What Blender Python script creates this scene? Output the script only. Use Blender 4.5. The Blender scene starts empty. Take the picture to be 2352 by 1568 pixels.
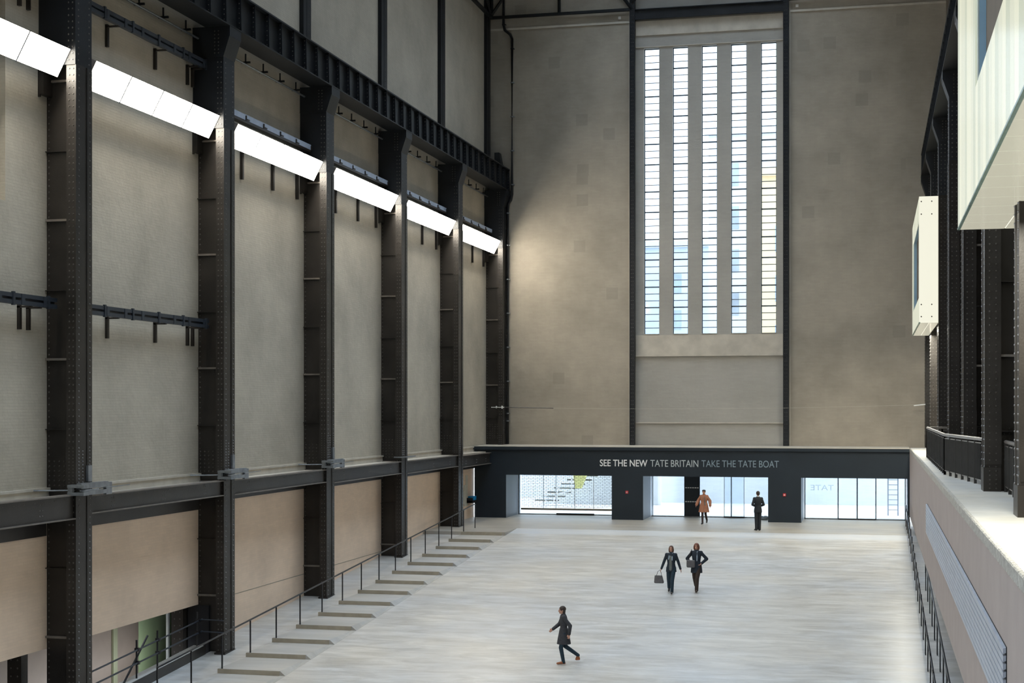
import bpy, bmesh, math, random
from mathutils import Vector, Matrix
random.seed(7)
S = bpy.context.scene
COL = S.collection

# ------------------------------------------------------------------ materials
def new_mat(name):
    m = bpy.data.materials.new(name); m.use_nodes = True
    nt = m.node_tree; b = nt.nodes['Principled BSDF']
    return m, nt, b

def N(nt, t, **k):
    n = nt.nodes.new(t)
    for a, v in k.items():
        if a in n.inputs: n.inputs[a].default_value = v
        else: setattr(n, a, v)
    return n

def rgb(r, g, b):
    f = lambda c: ((c / 255.) / 12.92 if c / 255. <= .04045 else (((c / 255.) + .055) / 1.055) ** 2.4)
    return (f(r), f(g), f(b), 1)

def mat(name, col, rough=.5, metal=0., var=.12, scale=2., bump=0., bscale=40., spec=.5, coat=0.):
    m, nt, b = new_mat(name)
    tc = N(nt, 'ShaderNodeNewGeometry')
    no = N(nt, 'ShaderNodeTexNoise'); no.inputs['Scale'].default_value = scale; no.inputs['Detail'].default_value = 6
    nt.links.new(tc.outputs['Position'], no.inputs['Vector'])
    r = N(nt, 'ShaderNodeValToRGB'); r.color_ramp.elements[0].position = .3; r.color_ramp.elements[1].position = .7
    r.color_ramp.elements[0].color = tuple(c * (1 - var) for c in col[:3]) + (1,)
    r.color_ramp.elements[1].color = tuple(min(1, c * (1 + var)) for c in col[:3]) + (1,)
    nt.links.new(no.outputs['Fac'], r.inputs['Fac']); nt.links.new(r.outputs['Color'], b.inputs['Base Color'])
    b.inputs['Roughness'].default_value = rough; b.inputs['Metallic'].default_value = metal
    b.inputs['Specular IOR Level'].default_value = spec
    if bump:
        n2 = N(nt, 'ShaderNodeTexNoise'); n2.inputs['Scale'].default_value = bscale; n2.inputs['Detail'].default_value = 3
        nt.links.new(tc.outputs['Position'], n2.inputs['Vector'])
        bp = N(nt, 'ShaderNodeBump'); bp.inputs['Strength'].default_value = bump; bp.inputs['Distance'].default_value = .02
        nt.links.new(n2.outputs['Fac'], bp.inputs['Height']); nt.links.new(bp.outputs['Normal'], b.inputs['Normal'])
    return m

def emit(name, col, strength):
    m, nt, b = new_mat(name)
    b.inputs['Base Color'].default_value = col
    b.inputs['Emission Color'].default_value = col
    b.inputs['Emission Strength'].default_value = strength
    b.inputs['Roughness'].default_value = .25
    return m

def brick_mat(name, col, axis, stain=.12, patch=None, bump=.5, mortar=.9, bw=.45, bh=.075):
    """painted brickwork; axis 'Y' for walls running along Y, 'X' for walls running along X"""
    m, nt, b = new_mat(name); L = nt.links.new
    g = N(nt, 'ShaderNodeNewGeometry'); sp = N(nt, 'ShaderNodeSeparateXYZ'); L(g.outputs['Position'], sp.inputs[0])
    cb = N(nt, 'ShaderNodeCombineXYZ'); L(sp.outputs[axis], cb.inputs['X']); L(sp.outputs['Z'], cb.inputs['Y'])
    br = N(nt, 'ShaderNodeTexBrick'); br.inputs['Scale'].default_value = 1
    br.inputs['Brick Width'].default_value = bw; br.inputs['Row Height'].default_value = bh
    br.inputs['Mortar Size'].default_value = .006; br.inputs['Mortar Smooth'].default_value = .6
    br.inputs['Color1'].default_value = (1, 1, 1, 1); br.inputs['Color2'].default_value = (.95, .95, .95, 1)
    br.inputs['Mortar'].default_value = (mortar, mortar, mortar, 1)
    L(cb.outputs[0], br.inputs['Vector'])
    n1 = N(nt, 'ShaderNodeTexNoise'); n1.inputs['Scale'].default_value = .35; n1.inputs['Detail'].default_value = 8; n1.inputs['Roughness'].default_value = .62
    L(g.outputs['Position'], n1.inputs['Vector'])
    r = N(nt, 'ShaderNodeValToRGB'); r.color_ramp.elements[0].position = .34; r.color_ramp.elements[1].position = .66
    r.color_ramp.elements[0].color = tuple(c * (1 - stain) for c in col[:3]) + (1,)
    r.color_ramp.elements[1].color = tuple(min(1, c * (1 + stain)) for c in col[:3]) + (1,)
    L(n1.outputs['Fac'], r.inputs['Fac'])
    mx = N(nt, 'ShaderNodeMix', data_type='RGBA', blend_type='MULTIPLY'); mx.inputs['Factor'].default_value = 1
    L(r.outputs['Color'], mx.inputs[6]); L(br.outputs['Color'], mx.inputs[7])
    out = mx.outputs[2]
    if patch:   # old square repairs and blotches
        v = N(nt, 'ShaderNodeTexVoronoi'); v.distance = 'CHEBYCHEV'; v.inputs['Scale'].default_value = .62
        L(cb.outputs[0], v.inputs['Vector'])
        t1 = N(nt, 'ShaderNodeMath', operation='LESS_THAN'); t1.inputs[1].default_value = .19
        L(v.outputs['Distance'], t1.inputs[0])
        sc = N(nt, 'ShaderNodeSeparateColor'); L(v.outputs['Color'], sc.inputs[0])
        t2 = N(nt, 'ShaderNodeMath', operation='GREATER_THAN'); t2.inputs[1].default_value = .6
        L(sc.outputs[0], t2.inputs[0])
        mu = N(nt, 'ShaderNodeMath', operation='MULTIPLY'); L(t1.outputs[0], mu.inputs[0]); L(t2.outputs[0], mu.inputs[1])
        m3 = N(nt, 'ShaderNodeMath', operation='MULTIPLY'); L(mu.outputs[0], m3.inputs[0]); m3.inputs[1].default_value = .38
        mp = N(nt, 'ShaderNodeMix', data_type='RGBA'); L(m3.outputs[0], mp.inputs['Factor'])
        L(out, mp.inputs[6]); mp.inputs[7].default_value = patch; out = mp.outputs[2]
    L(out, b.inputs['Base Color'])
    b.inputs['Roughness'].default_value = .7; b.inputs['Specular IOR Level'].default_value = .3
    n2 = N(nt, 'ShaderNodeTexNoise'); n2.inputs['Scale'].default_value = 5; n2.inputs['Detail'].default_value = 6
    L(g.outputs['Position'], n2.inputs['Vector'])
    ad = N(nt, 'ShaderNodeMath', operation='ADD'); m5 = N(nt, 'ShaderNodeMath', operation='MULTIPLY'); m5.inputs[1].default_value = 1.5
    L(n2.outputs['Fac'], m5.inputs[0]); L(m5.outputs[0], ad.inputs[0])
    bw_ = N(nt, 'ShaderNodeRGBToBW'); L(br.outputs['Color'], bw_.inputs[0]); m6 = N(nt, 'ShaderNodeMath', operation='MULTIPLY'); m6.inputs[1].default_value = 4
    L(bw_.outputs[0], m6.inputs[0]); L(m6.outputs[0], ad.inputs[1])
    bp = N(nt, 'ShaderNodeBump'); bp.inputs['Strength'].default_value = bump; bp.inputs['Distance'].default_value = .012
    L(ad.outputs[0], bp.inputs['Height']); L(bp.outputs['Normal'], b.inputs['Normal'])
    return m

def floor_mat(name, c1, c2, rough=.42, sx=.25, sy=1.2, spec=.5):
    """power-floated concrete, streaked along X, mottled"""
    m, nt, b = new_mat(name); L = nt.links.new
    g = N(nt, 'ShaderNodeNewGeometry'); mp = N(nt, 'ShaderNodeMapping'); mp.inputs['Scale'].default_value = (sx, sy, sy)
    L(g.outputs['Position'], mp.inputs['Vector'])
    n1 = N(nt, 'ShaderNodeTexNoise'); n1.inputs['Scale'].default_value = .9; n1.inputs['Detail'].default_value = 9; n1.inputs['Roughness'].default_value = .68
    n1.inputs['Distortion'].default_value = .5
    L(mp.outputs[0], n1.inputs['Vector'])
    r = N(nt, 'ShaderNodeValToRGB'); r.color_ramp.elements[0].position = .36; r.color_ramp.elements[1].position = .64
    r.color_ramp.elements[0].color = c1; r.color_ramp.elements[1].color = c2
    nb = N(nt, 'ShaderNodeTexNoise'); nb.inputs['Scale'].default_value = .22; nb.inputs['Detail'].default_value = 9; nb.inputs['Roughness'].default_value = .6
    L(g.outputs['Position'], nb.inputs['Vector'])
    wr = N(nt, 'ShaderNodeValToRGB'); wr.color_ramp.elements[0].position = .38; wr.color_ramp.elements[1].position = .62
    wr.color_ramp.elements[0].color = (1.0, .97, .91, 1); wr.color_ramp.elements[1].color = (.90, .93, .97, 1); L(nb.outputs['Fac'], wr.inputs['Fac'])
    mw = N(nt, 'ShaderNodeMix', data_type='RGBA', blend_type='MULTIPLY'); mw.inputs['Factor'].default_value = 1
    L(n1.outputs['Fac'], r.inputs['Fac']); L(r.outputs['Color'], mw.inputs[6]); L(wr.outputs['Color'], mw.inputs[7]); L(mw.outputs[2], b.inputs['Base Color'])
    ns = N(nt, 'ShaderNodeTexNoise'); ns.inputs['Scale'].default_value = 3.0; ns.inputs['Detail'].default_value = 8; ns.inputs['Roughness'].default_value = .7
    L(mp.outputs[0], ns.inputs['Vector']); bf = N(nt, 'ShaderNodeBump'); bf.inputs['Strength'].default_value = .12; bf.inputs['Distance'].default_value = .01
    L(ns.outputs['Fac'], bf.inputs['Height']); L(bf.outputs['Normal'], b.inputs['Normal'])
    r2 = N(nt, 'ShaderNodeMapRange'); r2.inputs['To Min'].default_value = rough - .08; r2.inputs['To Max'].default_value = rough + .12
    L(n1.outputs['Fac'], r2.inputs['Value']); L(r2.outputs[0], b.inputs['Roughness'])
    b.inputs['Specular IOR Level'].default_value = spec
    return m

def glass_mat(name, tint=(.93, .97, 1, 1), refl=.08):
    m = bpy.data.materials.new(name); m.use_nodes = True; nt = m.node_tree; nt.nodes.clear()
    o = N(nt, 'ShaderNodeOutputMaterial'); mx = N(nt, 'ShaderNodeMixShader'); t = N(nt, 'ShaderNodeBsdfTransparent'); gl = N(nt, 'ShaderNodeBsdfGlossy')
    t.inputs['Color'].default_value = tint; gl.inputs['Roughness'].default_value = .05
    f = N(nt, 'ShaderNodeFresnel'); f.inputs['IOR'].default_value = 1.45
    nt.links.new(f.outputs[0], mx.inputs[0]); nt.links.new(t.outputs[0], mx.inputs[1]); nt.links.new(gl.outputs[0], mx.inputs[2])
    nt.links.new(mx.outputs[0], o.inputs['Surface'])
    return m

M = {}
M['steel'] = mat('black_painted_steel', (.021, .0178, .0152), .42, .0, .4, 1.2, .15, 30, .45)
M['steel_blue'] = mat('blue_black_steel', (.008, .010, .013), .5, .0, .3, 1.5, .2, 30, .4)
M['letter4'] = glass_mat('faint_vinyl_lettering', (.80, .83, .84, 1))
M['rivet'] = mat('highlit_rivet_paint', (.075, .068, .06), .28, .0, .3, 6, 0, 30, .7)  # rivet heads coloured lighter than the steel to paint in their highlights
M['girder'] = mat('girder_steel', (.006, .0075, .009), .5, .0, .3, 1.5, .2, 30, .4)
M['beam'] = mat('beam_steel', (.030, .027, .025), .42, .0, .2, 1.5, .15, 30, .45)
M['stiff'] = mat('pale_steel_edge', (.16, .14, .12), .5, .0, .2, 4)  # paler tone than the main steel, for stiffeners and beam flanges
M['rail'] = mat('conductor_rail_grey', (.03, .038, .05), .45, .1, .2, 3)
M['tray'] = mat('pale_cable_tray', (.28, .34, .44), .5, .0, .1, 3)
M['galv'] = mat('galvanised_steel', (.26, .28, .30), .35, .7, .2, 5)
M['wall_left'] = brick_mat('painted_brick_left', (.47, .43, .352), 'Y', .15, None, .9, .92)
M['wall_low'] = brick_mat('tan_brick_lamp_wash', (.86, .68, .525), 'Y', .10, None, .4, .93)  # tan brick with the warm lamp wash under the beams coloured in
M['wall_end'] = brick_mat('painted_brick_end', (.36, .32, .262), 'X', .15, (.24, .22, .185, 1), .4, .88)
M['panel_end'] = brick_mat('painted_brick_window_bay', (.38, .365, .33), 'X', .08, None, .35, .9)
M['ledge'] = mat('concrete_ledge', (.50, .46, .39), .7, 0, .12, 2, .2, 20)
M['roof'] = mat('dark_roof_deck', (.05, .055, .05), .8, 0, .2, 1)
M['portal'] = mat('slate_blue_panel', (.017, .025, .034), .5, 0, .1, .8, 0, 40, .35)
M['portal_reveal'] = mat('portal_soffit_panel', (.12, .145, .18), .45, 0, .08, .8)
M['floor'] = floor_mat('trowelled_concrete', (.41, .395, .368, 1), (.60, .59, .57, 1), .33, .7, 2.4)
M['landing'] = floor_mat('landing_concrete', (.34, .31, .265, 1), (.46, .43, .38, 1), .40, .5, 1.2)
M['pale'] = floor_mat('pale_concrete_band', (.50, .51, .52, 1), (.58, .59, .60, 1), .45)
M['step'] = floor_mat('step_concrete', (.34, .33, .31, 1), (.44, .43, .41, 1), .55)
M['riser'] = mat('step_riser', (.36, .32, .25), .8, 0, .12, 3)
M['slab'] = floor_mat('gallery_concrete', (.42, .41, .38, 1), (.52, .51, .48, 1), .6, 1, 1)
M['slab_edge'] = mat('rough_concrete_edge', (.33, .32, .29), .9, 0, .3, 9, .8, 25)
M['parapet'] = mat('taupe_plaster', (.305, .262, .245), .75, 0, .06, 1.2)
M['vent'] = mat('vent_slat_grey', (.33, .36, .42), .4, .1, .12, 3)
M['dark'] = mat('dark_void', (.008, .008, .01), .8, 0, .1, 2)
M['hand'] = mat('black_rail_steel', (.02, .021, .024), .32, .3, .2, 5)
M['handrail_top'] = mat('satin_handrail', (.40, .38, .36), .3, .8, .1, 5)
M['guard'] = mat('guard_bar_steel', (.05, .048, .045), .4, .2, .2, 5)
M['gallery'] = mat('gallery_back_wall', (.11, .092, .072), .7, 0, .15, 1)
M['brown'] = mat('brown_partition', (.15, .112, .085), .7, 0, .06, 2)
M['brown_edge'] = mat('olive_brown_edge', (.17, .17, .10), .7, 0, .06, 2)
M['green'] = mat('green_panel', (.33, .40, .22), .7, 0, .05, 2)
M['glass'] = glass_mat('clear_glass')
M['tall_glass'] = glass_mat('reeded_window_glass', (.27, .30, .33, 1))
M['door_glass'] = glass_mat('tinted_door_glass', (.37, .40, .42, 1))
M['muntin'] = mat('window_muntin', (.10, .13, .16), .45, .1, .2, 5)
M['lamp'] = emit('luminous_panel', (1, .92, .78, 1), 15.)
M['lamp_body'] = mat('lamp_housing', (.30, .26, .24), .5, 0, .1, 3)
M['red'] = mat('red_plastic', (.55, .02, .03), .4, 0, .05, 3)
M['white'] = mat('white_plastic', (.75, .75, .73), .5, 0, .05, 3)
M['blue'] = mat('blue_plastic', (.01, .25, .55), .4, 0, .1, 3)
M['paper'] = mat('notice_paper', (.62, .60, .52), .7, 0, .06, 9)
M['bronze'] = mat('bronze_bar', (.42, .36, .28), .35, .4, .1, 3)
M['shutter'] = mat('shutter_links', (.42, .42, .40), .4, .2, .1, 3)
M['letter1'] = mat('white_lettering', (.85, .85, .84), .5, 0, .02, 3)
M['letter2'] = mat('pale_lettering', (.50, .55, .56), .5, 0, .02, 3)
M['letter3'] = mat('grey_blue_lettering', (.24, .31, .36), .5, 0, .02, 3)

M['out_wall'] = brick_mat('pale_exterior_brick', (.62, .66, .70), 'X', .05, None, .3, .85)
M['out_ground'] = mat('exterior_paving', (.62, .64, .66), .8, 0, .06, 1)
M['out_pole'] = mat('scaffold_pole', (.75, .77, .8), .4, .2, .05, 3)
M['out_dark'] = mat('exterior_dark', (.10, .095, .08), .6, 0, .1, 3)
M['yellow'] = mat('yellow_sheet', (.62, .60, .22), .6, 0, .1, 3)
M['fac1'] = mat('pale_facade', (.62, .66, .72), .8, 0, .06, .5)
M['fac2'] = mat('cream_facade', (.80, .62, .36), .8, 0, .06, .5)
M['fac_win'] = mat('facade_window', (.38, .44, .52), .3, 0, .2, .5)

# ------------------------------------------------------------------ mesh builder
class MB:
    def __init__(s): s.v = []; s.f = []; s.m = []
    def add(s, vs, fs, mi=0):
        o = len(s.v); s.v += [tuple(a) for a in vs]; s.f += [tuple(i + o for i in f) for f in fs]; s.m += [mi] * len(fs)
        return s
    def box(s, a, b, mi=0):
        x0, y0, z0 = a; x1, y1, z1 = b
        if x0 > x1: x0, x1 = x1, x0
        if y0 > y1: y0, y1 = y1, y0
        if z0 > z1: z0, z1 = z1, z0
        return s.add([(x0, y0, z0), (x1, y0, z0), (x1, y1, z0), (x0, y1, z0), (x0, y0, z1), (x1, y0, z1), (x1, y1, z1), (x0, y1, z1)],
              [(0, 3, 2, 1), (4, 5, 6, 7), (0, 1, 5, 4), (1, 2, 6, 5), (2, 3, 7, 6), (3, 0, 4, 7)], mi)
    def hexa(s, p, mi=0):   # 8 corners, same order as box
        return s.add(p, [(0, 3, 2, 1), (4, 5, 6, 7), (0, 1, 5, 4), (1, 2, 6, 5), (2, 3, 7, 6), (3, 0, 4, 7)], mi)
    def tube(s, pts, r, n=8, mi=0, cap=True):
        pts = [Vector(p) for p in pts]; o = len(s.v); k = len(pts)
        up = Vector((0, 0, 1))
        for i, p in enumerate(pts):
            d = ((pts[i] - pts[i - 1]).normalized() if i else Vector()) + ((pts[i + 1] - pts[i]).normalized() if i < k - 1 else Vector())
            d.normalize()
            u = d.cross(up)
            if u.length < .05: u = d.cross(Vector((0, 1, 0)))
            u.normalize(); w = d.cross(u)
            rr = r[i] if isinstance(r, (list, tuple)) else r
            for j in range(n):
                a = 2 * math.pi * j / n
                s.v.append(tuple(p + (u * math.cos(a) + w * math.sin(a)) * rr))
        for i in range(k - 1):
            for j in range(n):
                s.f.append((o + i * n + j, o + i * n + (j + 1) % n, o + (i + 1) * n + (j + 1) % n, o + (i + 1) * n + j)); s.m.append(mi)
        if cap:
            s.f.append(tuple(o + j for j in range(n))[::-1]); s.m.append(mi)
            s.f.append(tuple(o + (k - 1) * n + j for j in range(n))); s.m.append(mi)
        return s
    def rivet(s, c, n, r=.023, h=.017, mi=1):
        c = Vector(c); n = Vector(n); u = n.orthogonal().normalized(); w = n.cross(u); o = len(s.v)
        for rr, hh in ((r, 0), (r * .62, h)):
            for j in range(6):
                a = math.pi * j / 3; s.v.append(tuple(c + n * hh + (u * math.cos(a) + w * math.sin(a)) * rr))
        for j in range(6):
            s.f.append((o + j, o + (j + 1) % 6, o + 6 + (j + 1) % 6, o + 6 + j)); s.m.append(mi)
        s.f.append(tuple(o + 6 + j for j in range(6))); s.m.append(mi)
        return s
    def build(s, name, mats, parent=None, smooth=False, recalc=True, loc=None):
        me = bpy.data.meshes.new(name); me.from_pydata(s.v, [], s.f)
        if not isinstance(mats, (list, tuple)): mats = [mats]
        for m in mats: me.materials.append(M[m] if isinstance(m, str) else m)
        if len(mats) > 1: me.polygons.foreach_set('material_index', s.m)
        if recalc:
            bm = bmesh.new(); bm.from_mesh(me); bmesh.ops.recalc_face_normals(bm, faces=bm.faces); bm.to_mesh(me); bm.free()
        if smooth: me.polygons.foreach_set('use_smooth', [True] * len(me.polygons))
        me.update()
        o = bpy.data.objects.new(name, me); COL.objects.link(o)
        if parent: o.parent = parent
        if loc: o.location = loc
        return o

def tag(o, label, cat, group=None, kind=None):
    if label: o['label'] = label
    if cat: o['category'] = cat
    if group: o['group'] = group
    if kind: o['kind'] = kind
    return o
def thing(name, loc, label, cat, group=None, kind=None, rz=0):
    o = bpy.data.objects.new(name, None); COL.objects.link(o); o.location = loc; o.rotation_euler = (0, 0, rz)
    o.empty_display_size = .3
    return tag(o, label, cat, group, kind)
def struct(o, label=None, cat=None):
    o['kind'] = 'structure'
    if label: o['label'] = label
    if cat: o['category'] = cat
    return o
def bevel(o, w=.01, seg=2):
    b = o.modifiers.new('bevel', 'BEVEL'); b.width = w; b.segments = seg; b.limit_method = 'ANGLE'; return o

# ------------------------------------------------------------------ key dimensions (metres; floor of the entrance landing = 0)
XW = -20.0          # left wall face
YE = 78.65          # end wall face
YP = 75.4           # front of the entrance portal
RAMP0, SL = 68.8, .069
def rz(y): return -max(0., RAMP0 - y) * SL
YC = [34.18, 42.90, 51.72, 60.58, 69.45, 78.22]     # left columns
YR = [28.4, 36.95, 45.6, 54.2, 62.9, 71.2, 78.25]   # right columns
XR = 3.47           # right wall face behind the columns (column front face 1.0 nearer)
ZB = 17.05          # underside of crane girders

# ------------------------------------------------------------------ room shell
m = MB()
m.box((-16.15, RAMP0 + .15, -.3), (3.47, YE + .7, 0), 1)
m.box((XW - .1, 66.58, -.3), (-16.15, YE + .7, 0), 1)
def slab(x0, x1, y0, y1, mi, t=.35):   # a piece of the ramp between two Y
    m.hexa([(x0, y0, rz(y0) - t), (x1, y0, rz(y0) - t), (x1, y1, rz(y1) - t), (x0, y1, rz(y1) - t),
            (x0, y0, rz(y0)), (x1, y0, rz(y0)), (x1, y1, rz(y1)), (x0, y1, rz(y1))], mi)
slab(-16.15, 3.47, 67.35, RAMP0 + .15, 2)
slab(-16.15, 3.47, -6, 67.35, 0)
slab(-19.6, -16.15, -6, 66.58, 0)
slab(XW - .1, -19.6, 43.5, 66.58, 0)
struct(m.build('floor', ['floor', 'landing', 'pale']))

# left wall: upper painted brick, with a blocked window niche near the camera
m = MB()
m.box((XW - .4, 32.3, 3.0), (XW, YE + .6, 30))
m.box((XW - .4, -6, 3.0), (XW, 32.3, 10.5))
m.box((XW - .6, -6, 10.5), (XW - .25, 32.3, 30))
struct(m.build('wall_left', 'wall_left'))
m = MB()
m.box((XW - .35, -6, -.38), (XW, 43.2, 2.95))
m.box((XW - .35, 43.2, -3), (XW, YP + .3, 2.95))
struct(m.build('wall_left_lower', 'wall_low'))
m = MB(); m.box((XW, 43.2, -.40), (XW + .004, YP, -.375)); struct(m.build('trim_5', 'riser'))
# long concrete ledge at the foot of the upper wall and floor deck behind the front beams
m = MB(); m.box((XW, -6, 3.10), (-19.3, YP, 3.36))
m.box((XW, -6, 3.36), (XW + .07, YP, 3.60)); m.box((XW, -6, 3.56), (XW + .11, YP, 3.62))
struct(m.build('trim_1', 'ledge'))

# end wall
m = MB()
def ew(x0, x1, z0, z1, y0=YE, y1=YE + .6, mi=0): m.box((x0, y0, z0), (x1, y1, z1), mi)
ew(XW - .5, -12.1, 3.0, 30.); ew(-4.5, XR + .5, 3.0, 30.)
YI = YE + .12
ew(-12.1, -4.5, 3.0, 9.40, YI, YE + .6, 1); ew(-12.1, -4.5, 24.30, 30., YI, YE + .6, 1)
WX = [(-11.67, -10.87), (-10.17, -9.38), (-8.67, -7.88), (-7.17, -6.37), (-5.64, -4.86)]
e = [-12.1] + [v for p in WX for v in p] + [-4.5]
for i in range(0, len(e), 2): ew(e[i], e[i + 1], 9.40, 24.30, YI, YE + .6, 1)
struct(m.build('wall_back', ['wall_end', 'panel_end']))
m = MB()   # mouldings on the end wall
m.box((-12.08, YE - .03, 8.26), (-4.52, YI, 8.33)); m.box((-12.08, YE + .04, 8.33), (-4.52, YI, 9.37))
m.box((-12.08, YE + .03, 4.79), (-4.52, YI, 4.84)); m.box((-12.08, YE + .05, 24.95), (-4.52, YI, 25.7))
m.box((XW, YE - .06, 25.62), (-12.4, YE, 25.72)); m.box((-4.2, YE - .06, 25.7), (XR, YE, 25.8))
m.box((-12.08, YE + .06, 24.33), (-4.52, YI, 24.37))
struct(m.build('trim_2', 'ledge'))

# right side: gallery back wall, gallery slab with parapet face
m = MB(); m.box((XR, -6, -4.8), (XR + .4, YE + .6, 30)); struct(m.build('wall_right', 'gallery'))
m = MB(); m.box((XW - .6, -6.4, -5), (XR + .4, -6, 30)); struct(m.build('wall_front', 'gallery'))
# roof with a long rooflight
m = MB(); m.box((XW - .6, -6, 30), (-15.6, YE + .6, 30.4)); m.box((-1.4, -6, 30), (XR + .4, YE + .6, 30.4))
m.box((-15.6, YE - 2, 30), (-1.4, YE + .6, 30.4))
struct(m.build('ceiling', 'roof'))
m = MB(); m.box((-15.6, -6, 30.1), (-1.4, YE - 2, 30.14)); M['rooflight'] = glass_mat('rooflight_glass', (.62, .64, .66, 1)); struct(m.build('window_6', 'rooflight'))

g = thing('gallery_slab', (0, 0, 0), 'pale concrete gallery floor with taupe parapet face along the right side', 'gallery')
m = MB(); m.box((1.68, -5.9, 3.42), (XR, YP + .02, 3.68)); m.build('deck', 'slab', g)
m = MB(); m.box((1.65, -5.9, .40), (1.95, YP, 3.52)); m.build('parapet_face', 'parapet', g)
m = MB(); random.seed(3)
ys = [-5.9 + i * .07 + random.uniform(-.02, .02) for i in range(1200)]; ys = [y for y in ys if y < YP]
vs = []; 
for y in ys:
    r = random.uniform(-.004, .010); q = random.uniform(-.014, .003)
    vs += [(1.70, y, 3.685), (1.655 + r, y, 3.68 + q), (1.645, y, 3.655), (1.64, y, 3.50 + r), (1.70, y, 3.5)]
fs = []
for i in range(len(ys) - 1):
    for j in range(5):
        k = (j + 1) % 5; fs.append((i * 5 + j, i * 5 + k, (i + 1) * 5 + k, (i + 1) * 5 + j))
m.add(vs, fs); m.build('rough_edge', 'slab_edge', g)

v = thing('vent_grille', (1.65, 20.4, 1.62), 'long grey slatted vent grille set in the taupe parapet face', 'vent')
m = MB(); m.box((-.012, 0, 0), (-.001, 30, .92)); m.build('backing', 'dark', v)
for i in range(9):
    m = MB(); z = .01 + i * .1022
    m.hexa([(-.05, 0, z), (-.012, 0, z + .02), (-.012, 30, z + .02), (-.05, 30, z), (-.05, 0, z + .075), (-.012, 0, z + .088), (-.012, 30, z + .088), (-.05, 30, z + .075)])
    m.build('slat', 'vent', v)

# ------------------------------------------------------------------ riveted columns
def column(name, loc, sx, z0, cw, label, group, upper=True, strip_vis=True, zsplice=3.6):
    """local x runs from the wall towards the hall (times sx); y = along the hall; z absolute"""
    t = thing(name, (loc[0], loc[1], 0), label, 'column', group)
    X = lambda a: a * sx
    HB = 14.0
    m = MB(); m.box((X(0), -.02, z0), (X(1 - cw + .02), .02, HB))
    z = z0 + .1
    while z < HB:
        m.rivet((X(.06), -.02, z), (0, -1, 0)); z += .155
    m.build('web', ['steel', 'rivet'], t)
    # front chord: boxed angles with cover plate, two rows of rivets on the two seen faces
    m = MB(); m.box((X(1 - cw), -.36, z0), (X(.97), .36, HB + .02)); m.box((X(.97), -.38, z0), (X(1.0), .38, HB + .02))
    m.box((X(1.0), .14, z0), (X(1.018), .38, HB + .02))
    z = z0 + .1
    while z < HB:
        dense = zsplice < z < zsplice + 1.15
        for a in (.3, .7): m.rivet((X(1 - cw + cw * a), -.36, z), (0, -1, 0))
        m.rivet((X(1.0), -.24, z), (sx, 0, 0)); m.rivet((X(1.018), .26, z), (sx, 0, 0))
        if dense: m.rivet((X(1.0), -.05, z), (sx, 0, 0))
        z += .085 if dense and sx > 0 else .155
    m.box((X(1 - cw - .01), -.375, zsplice), (X(.97), -.36, zsplice + 1.2))
    m.build('front_chord', ['steel', 'rivet'], t)
    # splice plate with its field of rivets
    m = MB(); m.box((X(.02), -.034, zsplice), (X(1 - cw), -.02, zsplice + .95))
    for i in range(7):
        for j in range(5): m.rivet((X(.08 + j * (.86 - cw) / 4.3), -.034, zsplice + .1 + i * .12), (0, -1, 0), .024, .018)
    m.build('splice_plate', ['steel', 'rivet'], t)
    # stiffeners
    z = 6.77 - 1.72 * 6; i = 0
    while z < HB - .1:
        if z > z0 + .3:
            th = .055 if i % 2 == 0 else .022
            m = MB(); m.box((X(.0), -.10 if sx > 0 else -.3, z), (X(1 - cw + .005), -.02, z + th)); m.build('stiffener', 'stiff' if i % 2 == 0 else 'steel', t)
        z += 1.72; i += 1
    # head: closed box that flares out to carry the crane girder
    m = MB(); m.box((X(0), -.40, HB), (X(.995), .40, 16.15))
    m.hexa([(X(0), -.42, 16.15), (X(1.0), -.42, 16.15), (X(1.0), .42, 16.15), (X(0), .42, 16.15),
            (X(0), -.42, 16.75), (X(1.2), -.42, 16.75), (X(1.2), .42, 16.75), (X(0), .42, 16.75)])
    m.box((X(0), -.42, 16.75), (X(1.21), .42, ZB))
    m.box((X(.0), -.43, 16.13), (X(1.0), -.42, 16.17))
    z = HB + .12
    while z < 16.1:
        for a in (1 - cw + cw * .3, 1 - cw + cw * .7): m.rivet((X(a), -.40, z), (0, -1, 0))
        for a in (-.26, .26): m.rivet((X(.995), a, z), (sx, 0, 0))
        z += .155
    for i in range(7):
        for j in range(2): m.rivet((X(.72 + j * .12), -.42, 16.25 + i * .11), (0, -1, 0))
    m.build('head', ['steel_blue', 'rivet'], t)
    if sx > 0:
        m = MB(); m.box((X(.0), -.44, 13.3), (X(.16), -.02, HB)); m.box((X(.0), -.44, 13.24), (X(.05), -.38, 13.3)); m.build('corbel', 'steel', t)
    if z0 < 1:
        m = MB(); m.box((X(1 - cw - .03), -.42, z0 - .05), (X(1.05), .42, z0 + .03)); m.build('base_plate', 'steel', t)
    else:
        m = MB(); m.box((X(1 - cw), -.42, z0), (X(1.03), .42, z0 + .55))
        for i in range(5):
            for a in (.3, .7): m.rivet((X(1 - cw + cw * a), -.42, z0 + .07 + i * .1), (0, -1, 0))
        m.build('base_casing', ['steel', 'rivet'], t)
    return t

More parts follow.
